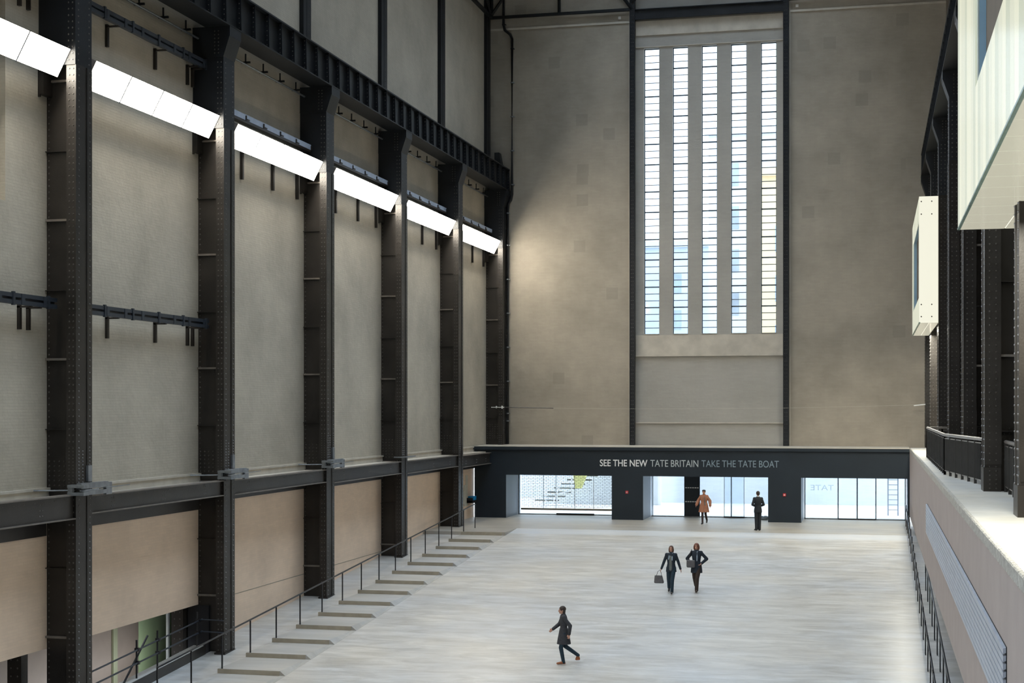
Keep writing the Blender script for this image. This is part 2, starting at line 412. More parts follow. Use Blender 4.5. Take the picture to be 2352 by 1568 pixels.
ordl = ['nearest the camera, left of the brick bay with the slotted rails', 'second from the camera, beside the green panel below',
        'third from the camera, its foot at the middle of the stairs', 'fourth from the camera',
        'fifth from the camera, its foot near the top of the stairs', 'in the far corner beside the black drainpipe']
for i, y in enumerate(YC):
    z0 = rz(y) if i > 1 else (-4.5 if i == 0 else rz(y))
    if i == 5: z0 = 3.66
    column('steel_column', (XW, y), 1, z0, .27, 'black riveted steel column on the left wall, ' + ordl[i], 'riveted columns along the left wall', zsplice=3.45 if i < 5 else 3.9)
ordr = ['nearest the camera at the right edge', 'second from the right edge, rising between two guard rails', 'third from the right edge', 'fourth from the right edge',
        'fifth from the right edge, passing the small light box', 'sixth from the right edge', 'farthest, against the end wall']
for i, y in enumerate(YR):
    column('steel_column', (XR, y), -1, 3.68, .36, 'black riveted steel column on the right gallery, ' + ordr[i], 'riveted columns along the right gallery', zsplice=4.3)

# slim upper columns above the crane girder
for i, y in enumerate(YC):
    y = y - .1
    m = MB(); m.box((0, -.36, 18.2), (.16, .36, 29.9)); m.box((.16, -.05, 18.2), (.17, .36, 29.9))
    z = 18.4
    while z < 29: m.rivet((.17, .12, z), (1, 0, 0)); z += .2
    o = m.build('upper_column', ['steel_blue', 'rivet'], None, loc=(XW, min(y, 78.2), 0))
    tag(o, 'slim black steel post on the left wall above the crane girder, ' + ['above the nearest column', 'above the second column', 'left one of the three clear of the ceiling', 'middle one of the three in view', 'third along, before the corner', 'in the far corner'][i], 'steel post', 'slim posts above the left crane girder')

# crane girders
def girder(xw, sx, label):
    """web face 1.0 from the wall, top and bottom flanges, ribs"""
    t = thing('crane_girder', (xw, 0, 0), label, 'girder')
    X = lambda a: a * sx
    y0, y1 = -5, YE - .02
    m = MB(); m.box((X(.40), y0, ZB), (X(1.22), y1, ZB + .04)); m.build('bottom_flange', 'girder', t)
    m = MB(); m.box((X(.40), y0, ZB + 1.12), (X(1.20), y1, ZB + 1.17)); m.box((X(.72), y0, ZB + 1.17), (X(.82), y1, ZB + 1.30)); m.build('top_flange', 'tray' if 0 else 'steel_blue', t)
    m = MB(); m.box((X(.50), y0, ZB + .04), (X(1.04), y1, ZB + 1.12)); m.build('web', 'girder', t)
    y = y1 - .05; i = 0
    while y > 22:
        m = MB(); m.hexa([(X(1.04), y - .012, ZB + .04), (X(1.20), y - .012, ZB + .04), (X(1.20), y + .012, ZB + .04), (X(1.04), y + .012, ZB + .04),
                          (X(1.04), y - .012, ZB + 1.12), (X(1.18), y - .012, ZB + 1.12), (X(1.18), y + .012, ZB + 1.12), (X(1.04), y + .012, ZB + 1.12)])
        for k in range(7): m.rivet((X(1.12), y - .012, ZB + .14 + k * .15), (0, -1, 0), .02)
        m.build('rib', ['steel_blue', 'rivet'], t)
        y -= 1.10; i += 1
    return t
girder(XW, 1, 'deep black ribbed crane girder running along the left wall above the lamps')
girder(XR, -1, 'deep black ribbed crane girder at the right edge above the light boxes')
# service pipe under the girder
t = thing('service_pipe', (-19.82, 0, 16.72), 'thin grey service pipe clipped beneath the left crane girder', 'pipe')
m = MB(); m.tube([(0, 22, 0), (0, 78.3, 0)], .035); m.build('pipe', 'galv', t)
y = 24
while y < 78:
    m = MB(); m.box((-.15, y - .03, .03), (.16, y + .03, .09)); m.box((-.02, y - .02, .0), (.02, y + .02, .34)); m.build('hanger', 'girder', t); y += 1.47

# ------------------------------------------------------------------ beams between the left columns
def hbeam(y0, y1, zb, zt, label, i):
    t = thing('steel_beam', (-19.0, y0, zb), label, 'beam', 'beams between the left columns')
    L = y1 - y0; h = zt - zb
    m = MB(); m.box((-.12, 0, .02), (-.08, L, h - .02))
    y = .4
    while y < L - .3:
        m.rivet((-.08, y, h * .8), (1, 0, 0), .014, .01); y += .45
    for c in (L * .16, L * .52, L * .85):
        for a in (-.06, .06):
            for b in (.28, .5, .72): m.rivet((-.08, c + a, h * b), (1, 0, 0), .018, .012)
    m.build('web', ['beam', 'rivet'], t)
    m = MB(); m.box((-.26, 0, h - .03), (0, L, h)); m.build('top_flange', 'stiff', t)
    m = MB(); m.box((-.26, 0, 0), (0, L, .03)); m.build('bottom_flange', 'stiff', t)
    m = MB(); m.box((-.98, 0, -.42 if i < 2 else -.22), (-.80, L, .1)); m.build('rear_girder', 'beam', t)
    return t
zz = [(2.87, 3.48), (2.95, 3.42), (2.93, 3.40), (2.87, 3.38), (2.83, 3.37), (2.75, 3.32)]
yy = [24] + YC[:5] + [YP]
bl = ['at the left edge, the deepest one', 'between the first and second columns', 'between the second and third columns', 'between the third and fourth columns', 'between the fourth and fifth columns', 'ending at the slate portal']
for i in range(6):
    y0 = yy[i] + (.37 if i else 0); y1 = yy[i + 1] - (.37 if i < 5 else .02)
    hbeam(y0, y1, zz[i][0], zz[i][1], 'dark grey riveted steel beam over the tan wall panel, ' + bl[i], i)

# galvanised cable clamps strapped to the columns at beam level
for i, y in enumerate(YC[:4]):
    t = thing('cable_clamp', (-19.0, y, 3.55), 'galvanised steel clamp with rods strapped round the %s left column above the beam' % ['first', 'second', 'third', 'fourth'][i], 'clamp', 'cable clamps on the left columns')
    if i < 3:
        m = MB(); m.box((-.10, -.62, .10), (.34, -.36, .17)); m.box((-.10, -.62, -.09), (.34, -.36, -.01)); m.box((-.1, -.6, -.02), (.02, -.5, .1)); m.build('jaw', 'galv', t)
        m = MB(); m.box((.03, -.40, .06), (.16, .95, .20)); m.box((.03, -.40, -.10), (.16, .95, .0)); m.box((.02, .95, -.14), (.10, 1.25, .17)); m.build('channel', 'galv', t)
        m = MB(); m.tube([(.02, -.45, .03), (-.98, -.85, .03)], .018); m.tube([(.1, .5, .03), (.1, 2.2, .05)], .012); m.tube([(.24, -.6, .03), (.24, .3, .03)], .02); m.build('rod', 'galv', t)
        m = MB(); m.box((.0, .12, .22), (.06, .3, .62)); m.build('upright', 'galv', t)
    else:
        m = MB(); m.box((-.3, -.5, -.02), (.1, -.4, .03)); m.box((.03, -.45, -.02), (.10, 1.3, .03)); m.build('channel', 'galv', t)

# slotted conductor rails in the near bays
def crail(y0, y1, zc, label, stubs):
    t = thing('wall_rail', (-19.62, y0, zc), label, 'rail', 'slotted rails on the left wall')
    L = y1 - y0
    m = MB(); m.box((-.02, 0, .03), (.06, L, .13)); m.box((-.02, 0, -.13), (.06, L, -.03)); m.box((-.06, 0, -.13), (-.02, L, .13))
    y = .4
    while y < L: m.box((.06, y, -.125), (.075, y + .14, .125)); y += .98
    m.build('channel', 'rail', t)
    for s_ in stubs:
        m = MB(); m.box((-.38, s_, -.68), (-.30, s_ + .09, -.08)); m.box((-.38, s_, -.16), (.0, s_ + .09, -.12)); m.build('bracket', 'steel', t)
    y = 1.3
    while y < L + .1:
        m = MB(); m.box((.02, y - .05, -.16), (.085, y + .03, .16)); m.build('clip', 'rail', t); y += 1.55
    return t
crail(35.0, 42.7, 8.13, 'slotted grey rail on brackets halfway up the wall between the first two columns', (2.1, 4.9, 7.0, 7.35))
crail(26.0, 33.9, 8.16, 'slotted grey rail on brackets halfway up the wall at the left edge', (2.0, 4.8, 6.8, 7.2))
crail(35.0, 42.7, 15.92, 'slotted grey rail on brackets above the lamp between the first two columns', (2.1, 4.9, 7.0, 7.35))
crail(26.0, 33.9, 15.92, 'slotted grey rail above the lamp at the upper left corner', (2.0, 4.8, 6.8, 7.2))
for i in range(1, 5):
    y0, y1 = YC[i] + .4, YC[i + 1] - .42
    t = thing('cable_tray', (-19.62, y0, 14.85), 'pale cable tray above the lamp between the %s columns' % ['second and third', 'third and fourth', 'fourth and fifth', 'fifth and corner'][i - 1], 'cable tray', 'cable trays above the lamps')
    L = y1 - y0
    m = MB(); m.box((0, 0, -.05), (.05, L, .13)); m.build('tray', 'tray', t)
    m = MB(); m.box((-.2, 0, -.13), (.04, L, -.06))
    y = .7
    while y < L: m.box((.05, y, -.06), (.09, y + .05, .09)); m.box((.05, y + .12, -.04), (.08, y + .3, 0)); y += 1.45
    m.build('fixings', 'steel', t)
    for s_ in (2.7, 5.3, 7.55):
        m = MB(); m.box((-.37, s_, -1.85), (-.28, s_ + .11, -.9)); m.build('bracket', 'steel', t)

# ------------------------------------------------------------------ luminous wall lamps
lab = ['at the upper left corner', 'between the first and second columns', 'between the second and third columns', 'between the third and fourth columns', 'between the fourth and fifth columns', 'in the farthest bay by the corner column']
for i in range(6):
    y1 = YC[i] - .43; y0 = y1 - 7.42
    t = thing('wall_lamp', (-19.12, y0, 14.36), 'tilted glowing lamp of four white panels ' + lab[i], 'lamp', 'tilted luminous lamps on the left wall')
    L = 7.42
    # tilted housing: face from (0,0) down to (-.34,-.66)
    m = MB(); m.hexa([(-.36, 0, -.66), (-.012, 0, .0), (-.012, L, .0), (-.36, L, -.66), (-.60, 0, -.56), (-.22, 0, .10), (-.22, L, .10), (-.60, L, -.56)])
    m.build('housing', 'lamp_body', t)
    for k in range(4):
        a = k * L / 4 + .016; b = (k + 1) * L / 4 - .016
        m = MB(); m.hexa([(-.345, a, -.665), (.004, a, -.004), (.004, b, -.004), (-.345, b, -.665), (-.36, a, -.655), (-.012, a, .004), (-.012, b, .004), (-.36, b, -.655)])
        m.build('luminous_panel', 'lamp', t)
    for k in (1, 2, 3):
        y = k * L / 4; m = MB(); m.hexa([(-.35, y - .02, -.69), (.02, y - .02, -.01), (.02, y + .02, -.01), (-.35, y + .02, -.69), (-.37, y - .02, -.66), (-.01, y - .02, .01), (-.01, y + .02, .01), (-.37, y + .02, -.66)]); m.build('divider', 'rail', t)
    m = MB()
    for y in (1., 6.4): m.tube([(-.3, y, -.1), (-.88, y, .1)], .025)
    m.build('arm', 'steel', t)

# ------------------------------------------------------------------ stairs beside the ramp
st = thing('staircase', (0, 0, 0), 'long flight of shallow grey concrete steps beside the ramp on the left', 'stairs')
for k in range(17):
    ya = 66.58 - 2.02 * k; yb = ya - 2.02; zt = rz(ya)
    m = MB()
    zf = rz(yb)
    m.hexa([(-18.2, yb, zf - .02), (-16.32, yb, zf - .02), (-16.32, ya, zt - .02), (-18.2, ya, zt - .02), (-18.2, yb, zt - .004), (-16.32, yb, zt - .004), (-16.32, ya, zt + .001), (-18.2, ya, zt + .001)], 0)
    m.add([(-16.32, yb, zf - .0), (-16.15, yb, zf + .002), (-16.15, ya, zt + .002), (-16.32, ya, zt), (-16.32, yb, zt - .004), (-16.32, ya, zt + .002)], [(0, 1, 4), (1, 2, 5, 4), (2, 3, 5)], 0)
    o = m.build('step', 'step', st)
    m = MB(); m.box((-18.21, yb - .012, zf - .01), (-16.33, yb + .0, zt - .012)); m.build('riser_face', 'riser', o)
m = MB(); m.box((-18.2, 66.56, rz(66.58)), (-16.3, 66.58, -.012)); m.build('riser_face', 'riser', st)

# handrail on the stairs
t = thing('handrail', (-18.08, 0, 0), 'slender black handrail on posts down the left of the concrete stairs', 'handrail')
pts = [68.62, 66.60] + [66.60 - 2.02 * k for k in range(1, 16)]
for k, y in enumerate(pts):
    zb = rz(y + .02) + .13 if k > 0 else 0
    if k == 1: zb = 0
    m = MB(); m.box((-.018, y - .018, zb - .03), (.018, y + .018, (1.12 if k == 0 else zb + .98))); m.build('post', 'hand', t)
zt = [1.12] + [(rz(y + .02) + .13 if k else 0) + .98 for k, y in enumerate(pts[1:])]
m = MB(); m.tube([(0, y, z) for y, z in zip(pts, zt)], .026, 10); m.build('rail', 'hand', t, True)

# raised kerb and scaffold-tube railing beside the well on the left
def rline(x0, x1, y0, y1, a, b, mb, mi=0):
    mb.hexa([(x0, y0, rz(y0) + a), (x1, y0, rz(y0) + a), (x1, y1, rz(y1) + a), (x0, y1, rz(y1) + a), (x0, y0, rz(y0) + b), (x1, y0, rz(y0) + b), (x1, y1, rz(y1) + b), (x0, y1, rz(y1) + b)], mi)
t = thing('well_kerb', (0, 0, 0), 'raised kerb with dark fascia beside the low opening at the lower left', 'kerb')
m = MB(); rline(-19.62, -19.58, 20, 42.5, -.35, .26, m); m.build('fascia', 'beam', t)
m = MB(); rline(-19.95, -19.62, 20, 42.45, -.3, .27, m); m.build('coping', 'slab', t)
t = thing('tube_railing', (-19.72, 0, 0), 'rough steel tube railing with clamps beside the low opening at lower left', 'railing')
for y in (33.0, 35.7, 38.35, 39.6, 42.2):
    m = MB(); m.tube([(0, y, rz(y) + .26), (0, y, rz(y) + 1.32)], .027); m.build('post', 'hand', t)
for h in (.70, 1.06):
    m = MB(); m.tube([(.05, 30, rz(30) + h), (.05, 42.45, rz(42.45) + h)], .025); m.tube([(.05, 42.4, rz(42.4) + h), (.75, 42.42, rz(42.4) + h - .02)], .02)
    m.build('rail', 'rail', t)
    for y in (33.0, 35.7, 38.35, 39.6, 42.2):
        m = MB(); m.box((-.04, y - .05, rz(y) + h - .045), (.085, y + .05, rz(y) + h + .045)); m.build('clamp', 'hand', t)
m = MB(); m.tube([(.0, 39.0, rz(39) + 1.30), (-.05, 37.7, rz(37.7) + .28)], .03); m.build('brace', 'hand', t)

# room seen through the low openings
m = MB(); m.box((-22.3, 20, -5), (-22.0, 42.9, .2)); struct(m.build('wall_lower_room', 'brown'))
m = MB(); m.box((-21.99, 41.2, -5), (-21.93, 41.45, .2)); struct(m.build('trim_3', 'brown_edge'))
m = MB(); m.box((-22.1, 42.95, -4.9), (-22.0, 45.4, .1)); tag(m.build('partition_panel', 'green'), 'pale green wall panel seen through the low opening at lower left', 'panel')
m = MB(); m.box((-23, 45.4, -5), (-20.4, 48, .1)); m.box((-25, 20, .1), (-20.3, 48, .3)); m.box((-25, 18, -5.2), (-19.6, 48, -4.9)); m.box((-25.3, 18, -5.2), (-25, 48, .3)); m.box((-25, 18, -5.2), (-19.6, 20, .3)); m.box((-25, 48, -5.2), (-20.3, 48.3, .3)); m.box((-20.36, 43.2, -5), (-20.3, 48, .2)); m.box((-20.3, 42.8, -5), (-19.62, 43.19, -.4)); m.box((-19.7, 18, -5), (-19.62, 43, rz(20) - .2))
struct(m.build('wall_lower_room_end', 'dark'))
m = MB(); m.box((-21.3, 43.35, -4.9), (-21.22, 43.45, .08)); tag(m.build('light_strip', 'white'), 'narrow pale vertical strip beyond the green panel', 'strip')
for k, (px_, y) in enumerate(((-20.75, 42.6), (-20.75, 33.6))):
    t = thing('riveted_post', (px_, y, -4.9), ['dark riveted post behind the second column in the low opening', 'dark riveted post in the low opening at the left edge'][k], 'post')
    m = MB(); m.box((0, 0, 0), (.38, .3, 4.85))
    z = .1
    while z < 4.8:
        for a in (.1, .28): m.rivet((a, 0, z), (0, -1, 0))
        z += .2
    m.build('shaft', ['steel', 'rivet'], t)
m = MB(); m.box((-21.7, 35, .02), (-21.3, 41, .09)); o = m.build('added_room_light', emit('lower_room_fill', (1, .93, .8, 1), .8)); tag(o, 'added fill light inside the low room, out of direct view', 'lamp')  # unseen glowing panel added to brighten the low room

# ------------------------------------------------------------------ entrance portal
O = [(-18.24, -12.79), (-11.21, -5.05), (-3.46, 1.56)]
t = thing('entrance_portal', (0, YP, 0), 'wide dark slate-blue entrance portal with three glazed openings at the hall end', 'portal')
D = YE - YP - .02
m = MB(); e = [XW + .1] + [v for p in O for v in p] + [1.66]
for i in range(0, len(e), 2): m.box((e[i], 0, 0), (e[i + 1], .06, 2.19))
m.box((XW + .1, 0, 2.19), (1.66, .06, 3.47)); m.build('front_face', 'portal', t)
for i in range(0, len(e), 2):
    m = MB(); m.box((e[i], .06, 0), (e[i + 1], D, 2.19)); m.build('reveal', 'portal_reveal', t)
m = MB(); m.box((XW + .1, .06, 2.19), (1.66, D, 3.50)); m.build('soffit', 'portal_reveal', t)
m = MB(); m.box((XW + .05, -.10, 3.47), (1.66, D, 3.62)); m.build('cornice', 'portal', t)
m = MB(); m.box((XW + .05, -.08, 3.62), (1.66, D, 3.655)); m.build('top_ledge', 'ledge', t)

def text(body, x0, x1, z0, cap, material, y, label, weight=0., flip=False, ext=.008):
    cu = bpy.data.curves.new('txt', 'FONT'); cu.body = body; cu.extrude = ext; cu.offset = weight; cu.size = 1
    o = bpy.data.objects.new('txt', cu); COL.objects.link(o)
    bpy.context.view_layer.update(); dg = bpy.context.evaluated_depsgraph_get()
    me = bpy.data.meshes.new_from_object(o.evaluated_get(dg)); bpy.data.objects.remove(o)
    xs = [v.co.x for v in me.vertices]; ys = [v.co.y for v in me.vertices]
    a, b, c, d = min(xs), max(xs), min(ys), max(ys)
    for v in me.vertices:
        u = (v.co.x - a) / (b - a); w = (v.co.y - c) / (d - c); zc = v.co.z
        if flip: u = 1 - u
        v.co = Vector((x0 + u * (x1 - x0), y - zc, z0 + w * cap))
    if flip: me.flip_normals()
    me.materials.clear(); me.materials.append(M[material])
    o = bpy.data.objects.new('sign_lettering', me); COL.objects.link(o)
    return tag(o, label, 'lettering')
text('SEE THE NEW', -13.39, -10.99, 2.665, .34, 'letter1', YP - .012, 'bold white words SEE THE NEW on the slate portal', .012)
text('TATE BRITAIN', -10.84, -8.46, 2.67, .335, 'letter2', YP - .012, 'pale grey words TATE BRITAIN in the middle of the portal sign')
text('TAKE THE TATE BOAT', -8.30, -4.53, 2.675, .335, 'letter3', YP - .012, 'dim grey-blue words TAKE THE TATE BOAT ending the portal sign')

for k, (x, z) in enumerate(((-12.02, 1.38), (-4.26, 1.35))):
    t = thing('alarm_call_point', (x, YP, z), 'small red alarm call point on the %s slate pier' % ['left', 'right'][k], 'alarm', 'red call points on the portal')
    m = MB(); m.box((-.07, -.04, -.07), (.07, -.001, .07)); bevel(m.build('box', 'red', t), .01)
    m = MB(); m.box((-.04, -.046, -.035), (.04, -.04, -.01)); m.box((-.04, -.046, .01), (.04, -.04, .03)); m.build('window', 'white', t)

# glazed screens inside the openings
YG = 78.1
def screen(n, x0, x1, posts, label):
    o = bpy.data.objects.new('door_%d' % n, None); COL.objects.link(o); o.location = (x0, YG, 0); struct(o)
    W = x1 - x0
    m = MB(); m.add([(0, 0, .05), (W, 0, .05), (W, 0, 2.19), (0, 0, 2.19)], [(0, 1, 2, 3)]); m.build('glass_pane', 'door_glass', o)
    m = MB(); m.box((0, -.03, .0), (W, .03, .05)); m.build('threshold', 'galv', o)
    for p, w in posts:
        m = MB(); m.box((p - x0 - w / 2, -.05, .0), (p - x0 + w / 2, .05, 2.19)); m.build('door_post', 'muntin', o)
    return o
screen(1, -18.22, -12.81, ((-18.19, .06), (-12.85, .06)), '')
d2 = screen(2, -11.19, -5.07, ((-11.1, .03), (-7.08, .05), (-5.12, .05)), '')
m = MB(); m.box((-7.45 + 11.19, -.16, 0), (-6.4 + 11.19, -.06, .07)); m.build('sliding_door_base', 'beam', d2)
m = MB(); m.box((-7.44 + 11.19, -.13, .07), (-6.42 + 11.19, -.11, 2.15)); m.build('sliding_leaf', 'glass', d2)
for x in (-7.44, -6.44):
    m = MB(); m.box((x + 11.19, -.14, .07), (x + 11.215, -.10, 2.17)); m.build('leaf_stile', 'vent', d2)
d3 = screen(3, -3.44, 1.54, ((-3.40, .05), (-1.76, .05), (-.83, .06), (.08, .05), (1.5, .05)), '')
m = MB(); m.box((-1.74 + 3.44, -.12, 0), (-.85 + 3.44, -.06, .06)); m.box((-.81 + 3.44, -.12, 0), (.06 + 3.44, -.06, .06)); m.build('sliding_door_base', 'beam', d3)
# dark opaque leaf with two dashed white strips
t = thing('dark_door_leaf', (-9.47, YG - .12, 0), 'black door leaf with two dashed white strips in the middle opening', 'door')
m = MB(); m.box((0, 0, 0), (.80, .05, 2.18)); m.build('leaf', 'portal', t)
m = MB()
for z in (1.48, .77):
    for i in range(6): m.box((.05 + i * .12, -.006, z), (.14 + i * .12, 0, z + .05))
m.build('dashed_strip', 'letter1', t)
m = MB(); m.box((-.03, -.06, 0), (.83, .08, .05)); m.build('base', 'galv', t)
text('TATE', -3.12, -1.98, 1.45, .27, 'letter4', YG + .03, 'faint reversed letters TATE on the right-hand glass', 0, True, .002)

# roller grille in the left opening
t = thing('roller_grille', (-18.0, YG - .25, 0), 'see-through roller grille with bronze bottom bar lowered in the left opening', 'shutter')
m = MB(); W = 4.95; z = .42; i = 0
while z < 2.19:
    m.box((0, -.006, z - .007), (W, .006, z + .007)); 
    x = .06 if i % 2 else .17
    while x < W: m.box((x - .008, -.004, z), (x + .008, .004, z + .082)); x += .23
    z += .082; i += 1
m.build('links', 'shutter', t)
m = MB()
for x in (1.18, 1.85, 2.85, 3.85): m.box((x - .012, -.012, .36), (x + .012, .012, 2.19))
m.build('straps', 'bronze', t)
m = MB(); m.box((-.02, -.05, .26), (W + .02, .05, .36)); bevel(m.build('bottom_bar', 'bronze', t), .015)
m = MB(); m.box((1.85, .1, .0), (3.85, .16, .1)); m.build('floor_track', 'beam', t)

# ------------------------------------------------------------------ tall windows
for k, (a, b) in enumerate(WX):
    o = bpy.data.objects.new('window_%d' % (k + 1), None); COL.objects.link(o); o.location = (a, YE + .42, 9.40); struct(o)
    W = b - a; H = 14.90; fr = MB()
    for x0, x1 in ((0, .035), (W - .035, W)): fr.box((x0, -.03, 0), (x1, .03, H))
    p = H / 42.; n = 0; zc = 0.; fr.box((0, -.03, 0), (W, .03, .05)); fr.box((0, -.03, H - .04), (W, .03, H))
    seq = [4, 3] * 6
    for s_ in seq:
        for q in range(s_):
            n += 1; z = n * p
            if n == 42: break
            th = .034 if q == s_ - 1 else .019
            fr.box((.0, -.03 if q == s_ - 1 else -.015, z - th), (W, .03 if q == s_ - 1 else .015, z + th))
    fr.build('window_frame', 'muntin', o)
    m = MB(); m.add([(0, .034, 0), (W, .034, 0), (W, .034, H), (0, .034, H)], [(0, 1, 2, 3)]); m.build('glass_pane', 'tall_glass', o)
    m = MB(); m.box((-.0, -.40, -.005), (W, -.02, .02)); m.build('window_sill', 'ledge', o)

# posts on the end wall either side of the window
for k, (x, lbl) in enumerate(((-12.37, 'left'), (-4.50, 'right'))):
    t = thing('steel_post', (x, YE, 3.66), 'tall black riveted steel post on the end wall, %s of the tall windows' % lbl, 'post', 'riveted posts flanking the tall windows')
    m = MB(); m.box((0, -.22, 0), (.28, 0, 26.2)); m.box((0, -.24, 0), (.03, -.22, 26.2)); m.box((.25, -.24, 0), (.28, -.22, 26.2))
    z = .1
    while z < 23:
        for a in (.09, .19): m.rivet((a, -.22, z), (0, -1, 0), .02)
        z += .2
    m.build('shaft', ['steel_blue', 'rivet'], t)
    m = MB(); m.box(((-.06 if k == 0 else .30), -.05, 0), ((-.03 if k == 0 else .36), 0, 26.2)); m.build('conduit', 'ledge', t)
# crossbeam and roof truss at the end wall
t = thing('cross_beam', (-12.09, YE - .25, 25.74), 'deep dark blue crossbeam above the tall windows', 'beam')
m = MB(); m.box((0, .05, 0), (7.59, .2, .50)); m.box((0, -.05, .48), (7.59, .24, .52)); m.build('web', 'steel_blue', t)
t = thing('roof_truss', (0, YE - .3, 26.2), 'dark steel roof truss against the top of the end wall', 'truss')
m = MB(); m.box((-19.9, 0, 0), (-12.38, .16, .14)); m.box((-4.2, 0, .05), (3.3, .16, .19)); m.build('bottom_chord', 'girder', t)
for a, b in (((-19.85, .08, .1), (-17.2, .08, 3.7)), ((-12.25, .08, .1), (-14.9, .08, 3.7)), ((-12.25, .08, .4), (-9.6, .08, 3.7)), ((-4.35, .08, .4), (-7., .08, 3.7)), ((-4.35, .08, .4), (-1.8, .08, 3.7)), ((-16.1, .08, .1), (-16.1, .08, 3.7)), ((-8.3, .08, .5), (-8.3, .08, 3.7)), ((-19.75, .08, .1), (-19.75, .08, 3.7))):
    m = MB(); m.tube([a, b], .085, 4); m.build('strut', 'girder', t)
t = thing('wall_truss', (-19.75, 0, 26.2), 'dark longitudinal steel truss along the top of the left wall', 'truss')
m = MB(); m.box((-.08, 20, 0), (.08, YE - .35, .14)); m.build('bottom_chord', 'girder', t)
for k in range(3):
    y = YE - .45 - k * 8.8
    for q in (1, -1):
        if k == 0 and q == 1: continue
        m = MB(); m.tube([(0, y, .1), (0, y + q * 4.3, 3.7)], .09, 4); m.build('strut', 'girder', t)

# drain pipe in the corner
t = thing('drainpipe', (0, 0, 0), 'black drainpipe with kinks running down the far left corner', 'pipe')
yp = YE - .14
m = MB(); m.tube([(-19.12, yp, 29), (-19.12, yp, 25.9), (-19.05, yp, 25.6), (-18.75, yp, 25.35), (-18.66, yp, 25.1), (-18.66, yp, 16.9), (-18.72, yp, 16.6), (-18.86, yp, 16.4), (-18.90, yp, 16.1), (-18.90, yp, 3.67)], .075, 10); m.build('pipe', 'hand', t, True)
for z, x in ((28, -19.12), (25.9, -19.12), (24.6, -18.66), (22.8, -18.66), (21, -18.66), (19.2, -18.66), (17.4, -18.66), (15.9, -18.90), (14.2, -18.9), (12.4, -18.9), (10.6, -18.9), (8.8, -18.9), (7.0, -18.9), (5.3, -18.9), (4.9, -18.9)):
    m = MB(); m.tube([(x, yp, z - .03), (x, yp, z + .03)], .09, 10); m.box((x + .06, yp, z - .02), (x + .12, yp + .12, z + .02)); m.build('clip', 'galv' if z < 24 else 'hand', t)

# hook light on the last girder stop
m = MB(); m.hexa([(-19.5, 78.0, 18.22), (-19.1, 78.0, 18.22), (-19.1, 78.5, 18.22), (-19.5, 78.5, 18.22), (-19.5, 78.0, 19.05), (-19.25, 78.0, 19.05), (-19.25, 78.5, 19.05), (-19.5, 78.5, 19.05)])
tag(m.build('buffer_stop', 'girder'), 'black buffer block on the far end of the left crane girder', 'buffer')
# sensors high on the end wall
for x, z, l in ((-12.92, 25.92, 'left'), (-3.81, 26.0, 'right')):
    m = MB(); m.box((x - .07, YE - .06, z - .07), (x + .07, YE, z + .07)); tag(bevel(m.build('wall_sensor', 'white')), 'small square white sensor at the top of the end wall, %s of the windows' % l, 'sensor', 'white sensors on the end wall')
# steel rope across the hall in front of the end wall
t = thing('steel_rope', (0, 77.75, 0), 'thin steel rope strung across the hall in front of the end wall', 'rope')
m = MB(); P0, P1 = Vector((-18.9, 0, 5.62)), Vector((2.25, 0, 5.75))
pp = [P0.lerp(P1, i / 16.) - Vector((0, 0, .14 * 4 * (i / 16.) * (1 - i / 16.))) for i in range(17)]
m.tube(pp, .006, 6); m.build('rope', 'ledge', t)
m = MB(); m.tube([(-19.6, -.0, 5.62), (-18.86, 0, 5.62)], .02, 6); m.box((-19.35, -.03, 5.57), (-19.3, .03, 5.69)); m.box((-19.05, -.03, 5.55), (-18.98, .03, 5.70)); m.build('end_fitting', 'white', t)
m = MB(); m.tube([pp[0], pp[2]], .022, 6); m.build('sleeve', 'hand', t)
m = MB(); m.tube([(1.9, 0, 5.70), (2.45, 0, 5.76)], .03, 6); m.build('end_fitting', 'white', t)
# things at the head of the stairs
for k, (y0, y1, z0, z1) in enumerate(((74.0, 74.35, .66, 2.2), (73.66, 73.98, .66, 1.72), (73.3, 73.64, .80, 1.42))):
    m = MB(); m.box((XW + .002, y0, z0), (XW + .03, y1, z1)); tag(m.build('notice_board', 'paper'), ['tall narrow', 'medium', 'short'][k] + ' white notice board on the tan wall by the stair head', 'notice')
t = thing('leaflet_box', (XW + .01, 74.5, .8), 'double blue leaflet box on a dark shelf by the portal', 'box')
m = MB(); m.box((0, -.35, 0), (.35, .42, .12)); m.box((.0, -.35, .0), (.3, -.2, .25)); m.build('shelf', 'dark', t)
for y in (-.15, .14):
    m = MB(); m.box((.02, y, .12), (.33, y + .25, .33)); bevel(m.build('box', 'blue', t), .02)

# ------------------------------------------------------------------ right side railings, guard rails
def rrail(x, y0, y1, label, mname='hand'):
    t = thing('ramp_railing', (x, 0, 0), label, 'railing')
    y = y0; ys = []
    while y <= y1 + .01: ys.append(y); y += 2.02
    for y in ys:
        for q in (0, .16):
            m = MB(); m.box((-.015, y + q - .02, rz(y + q)), (.015, y + q + .02, rz(y + q) + .98)); m.build('post', mname, t)
    m = MB(); m.tube([(0, y, rz(y) + 1.0) for y in (ys[0] - .3, ys[-1] + .3)], .028, 10); m.tube([(0, ys[-1] + .3, rz(ys[-1] + .3) + 1.0), (0, ys[-1] + .32, rz(ys[-1]) + .6)], .02, 8); m.build('rail', mname, t, True)
    return t
rrail(1.45, 27.66, 74.3, 'black railing along the right edge of the ramp, on the hall side')
rrail(1.78, 27.66, 57, 'shorter black railing at the gallery edge behind the first ramp railing')

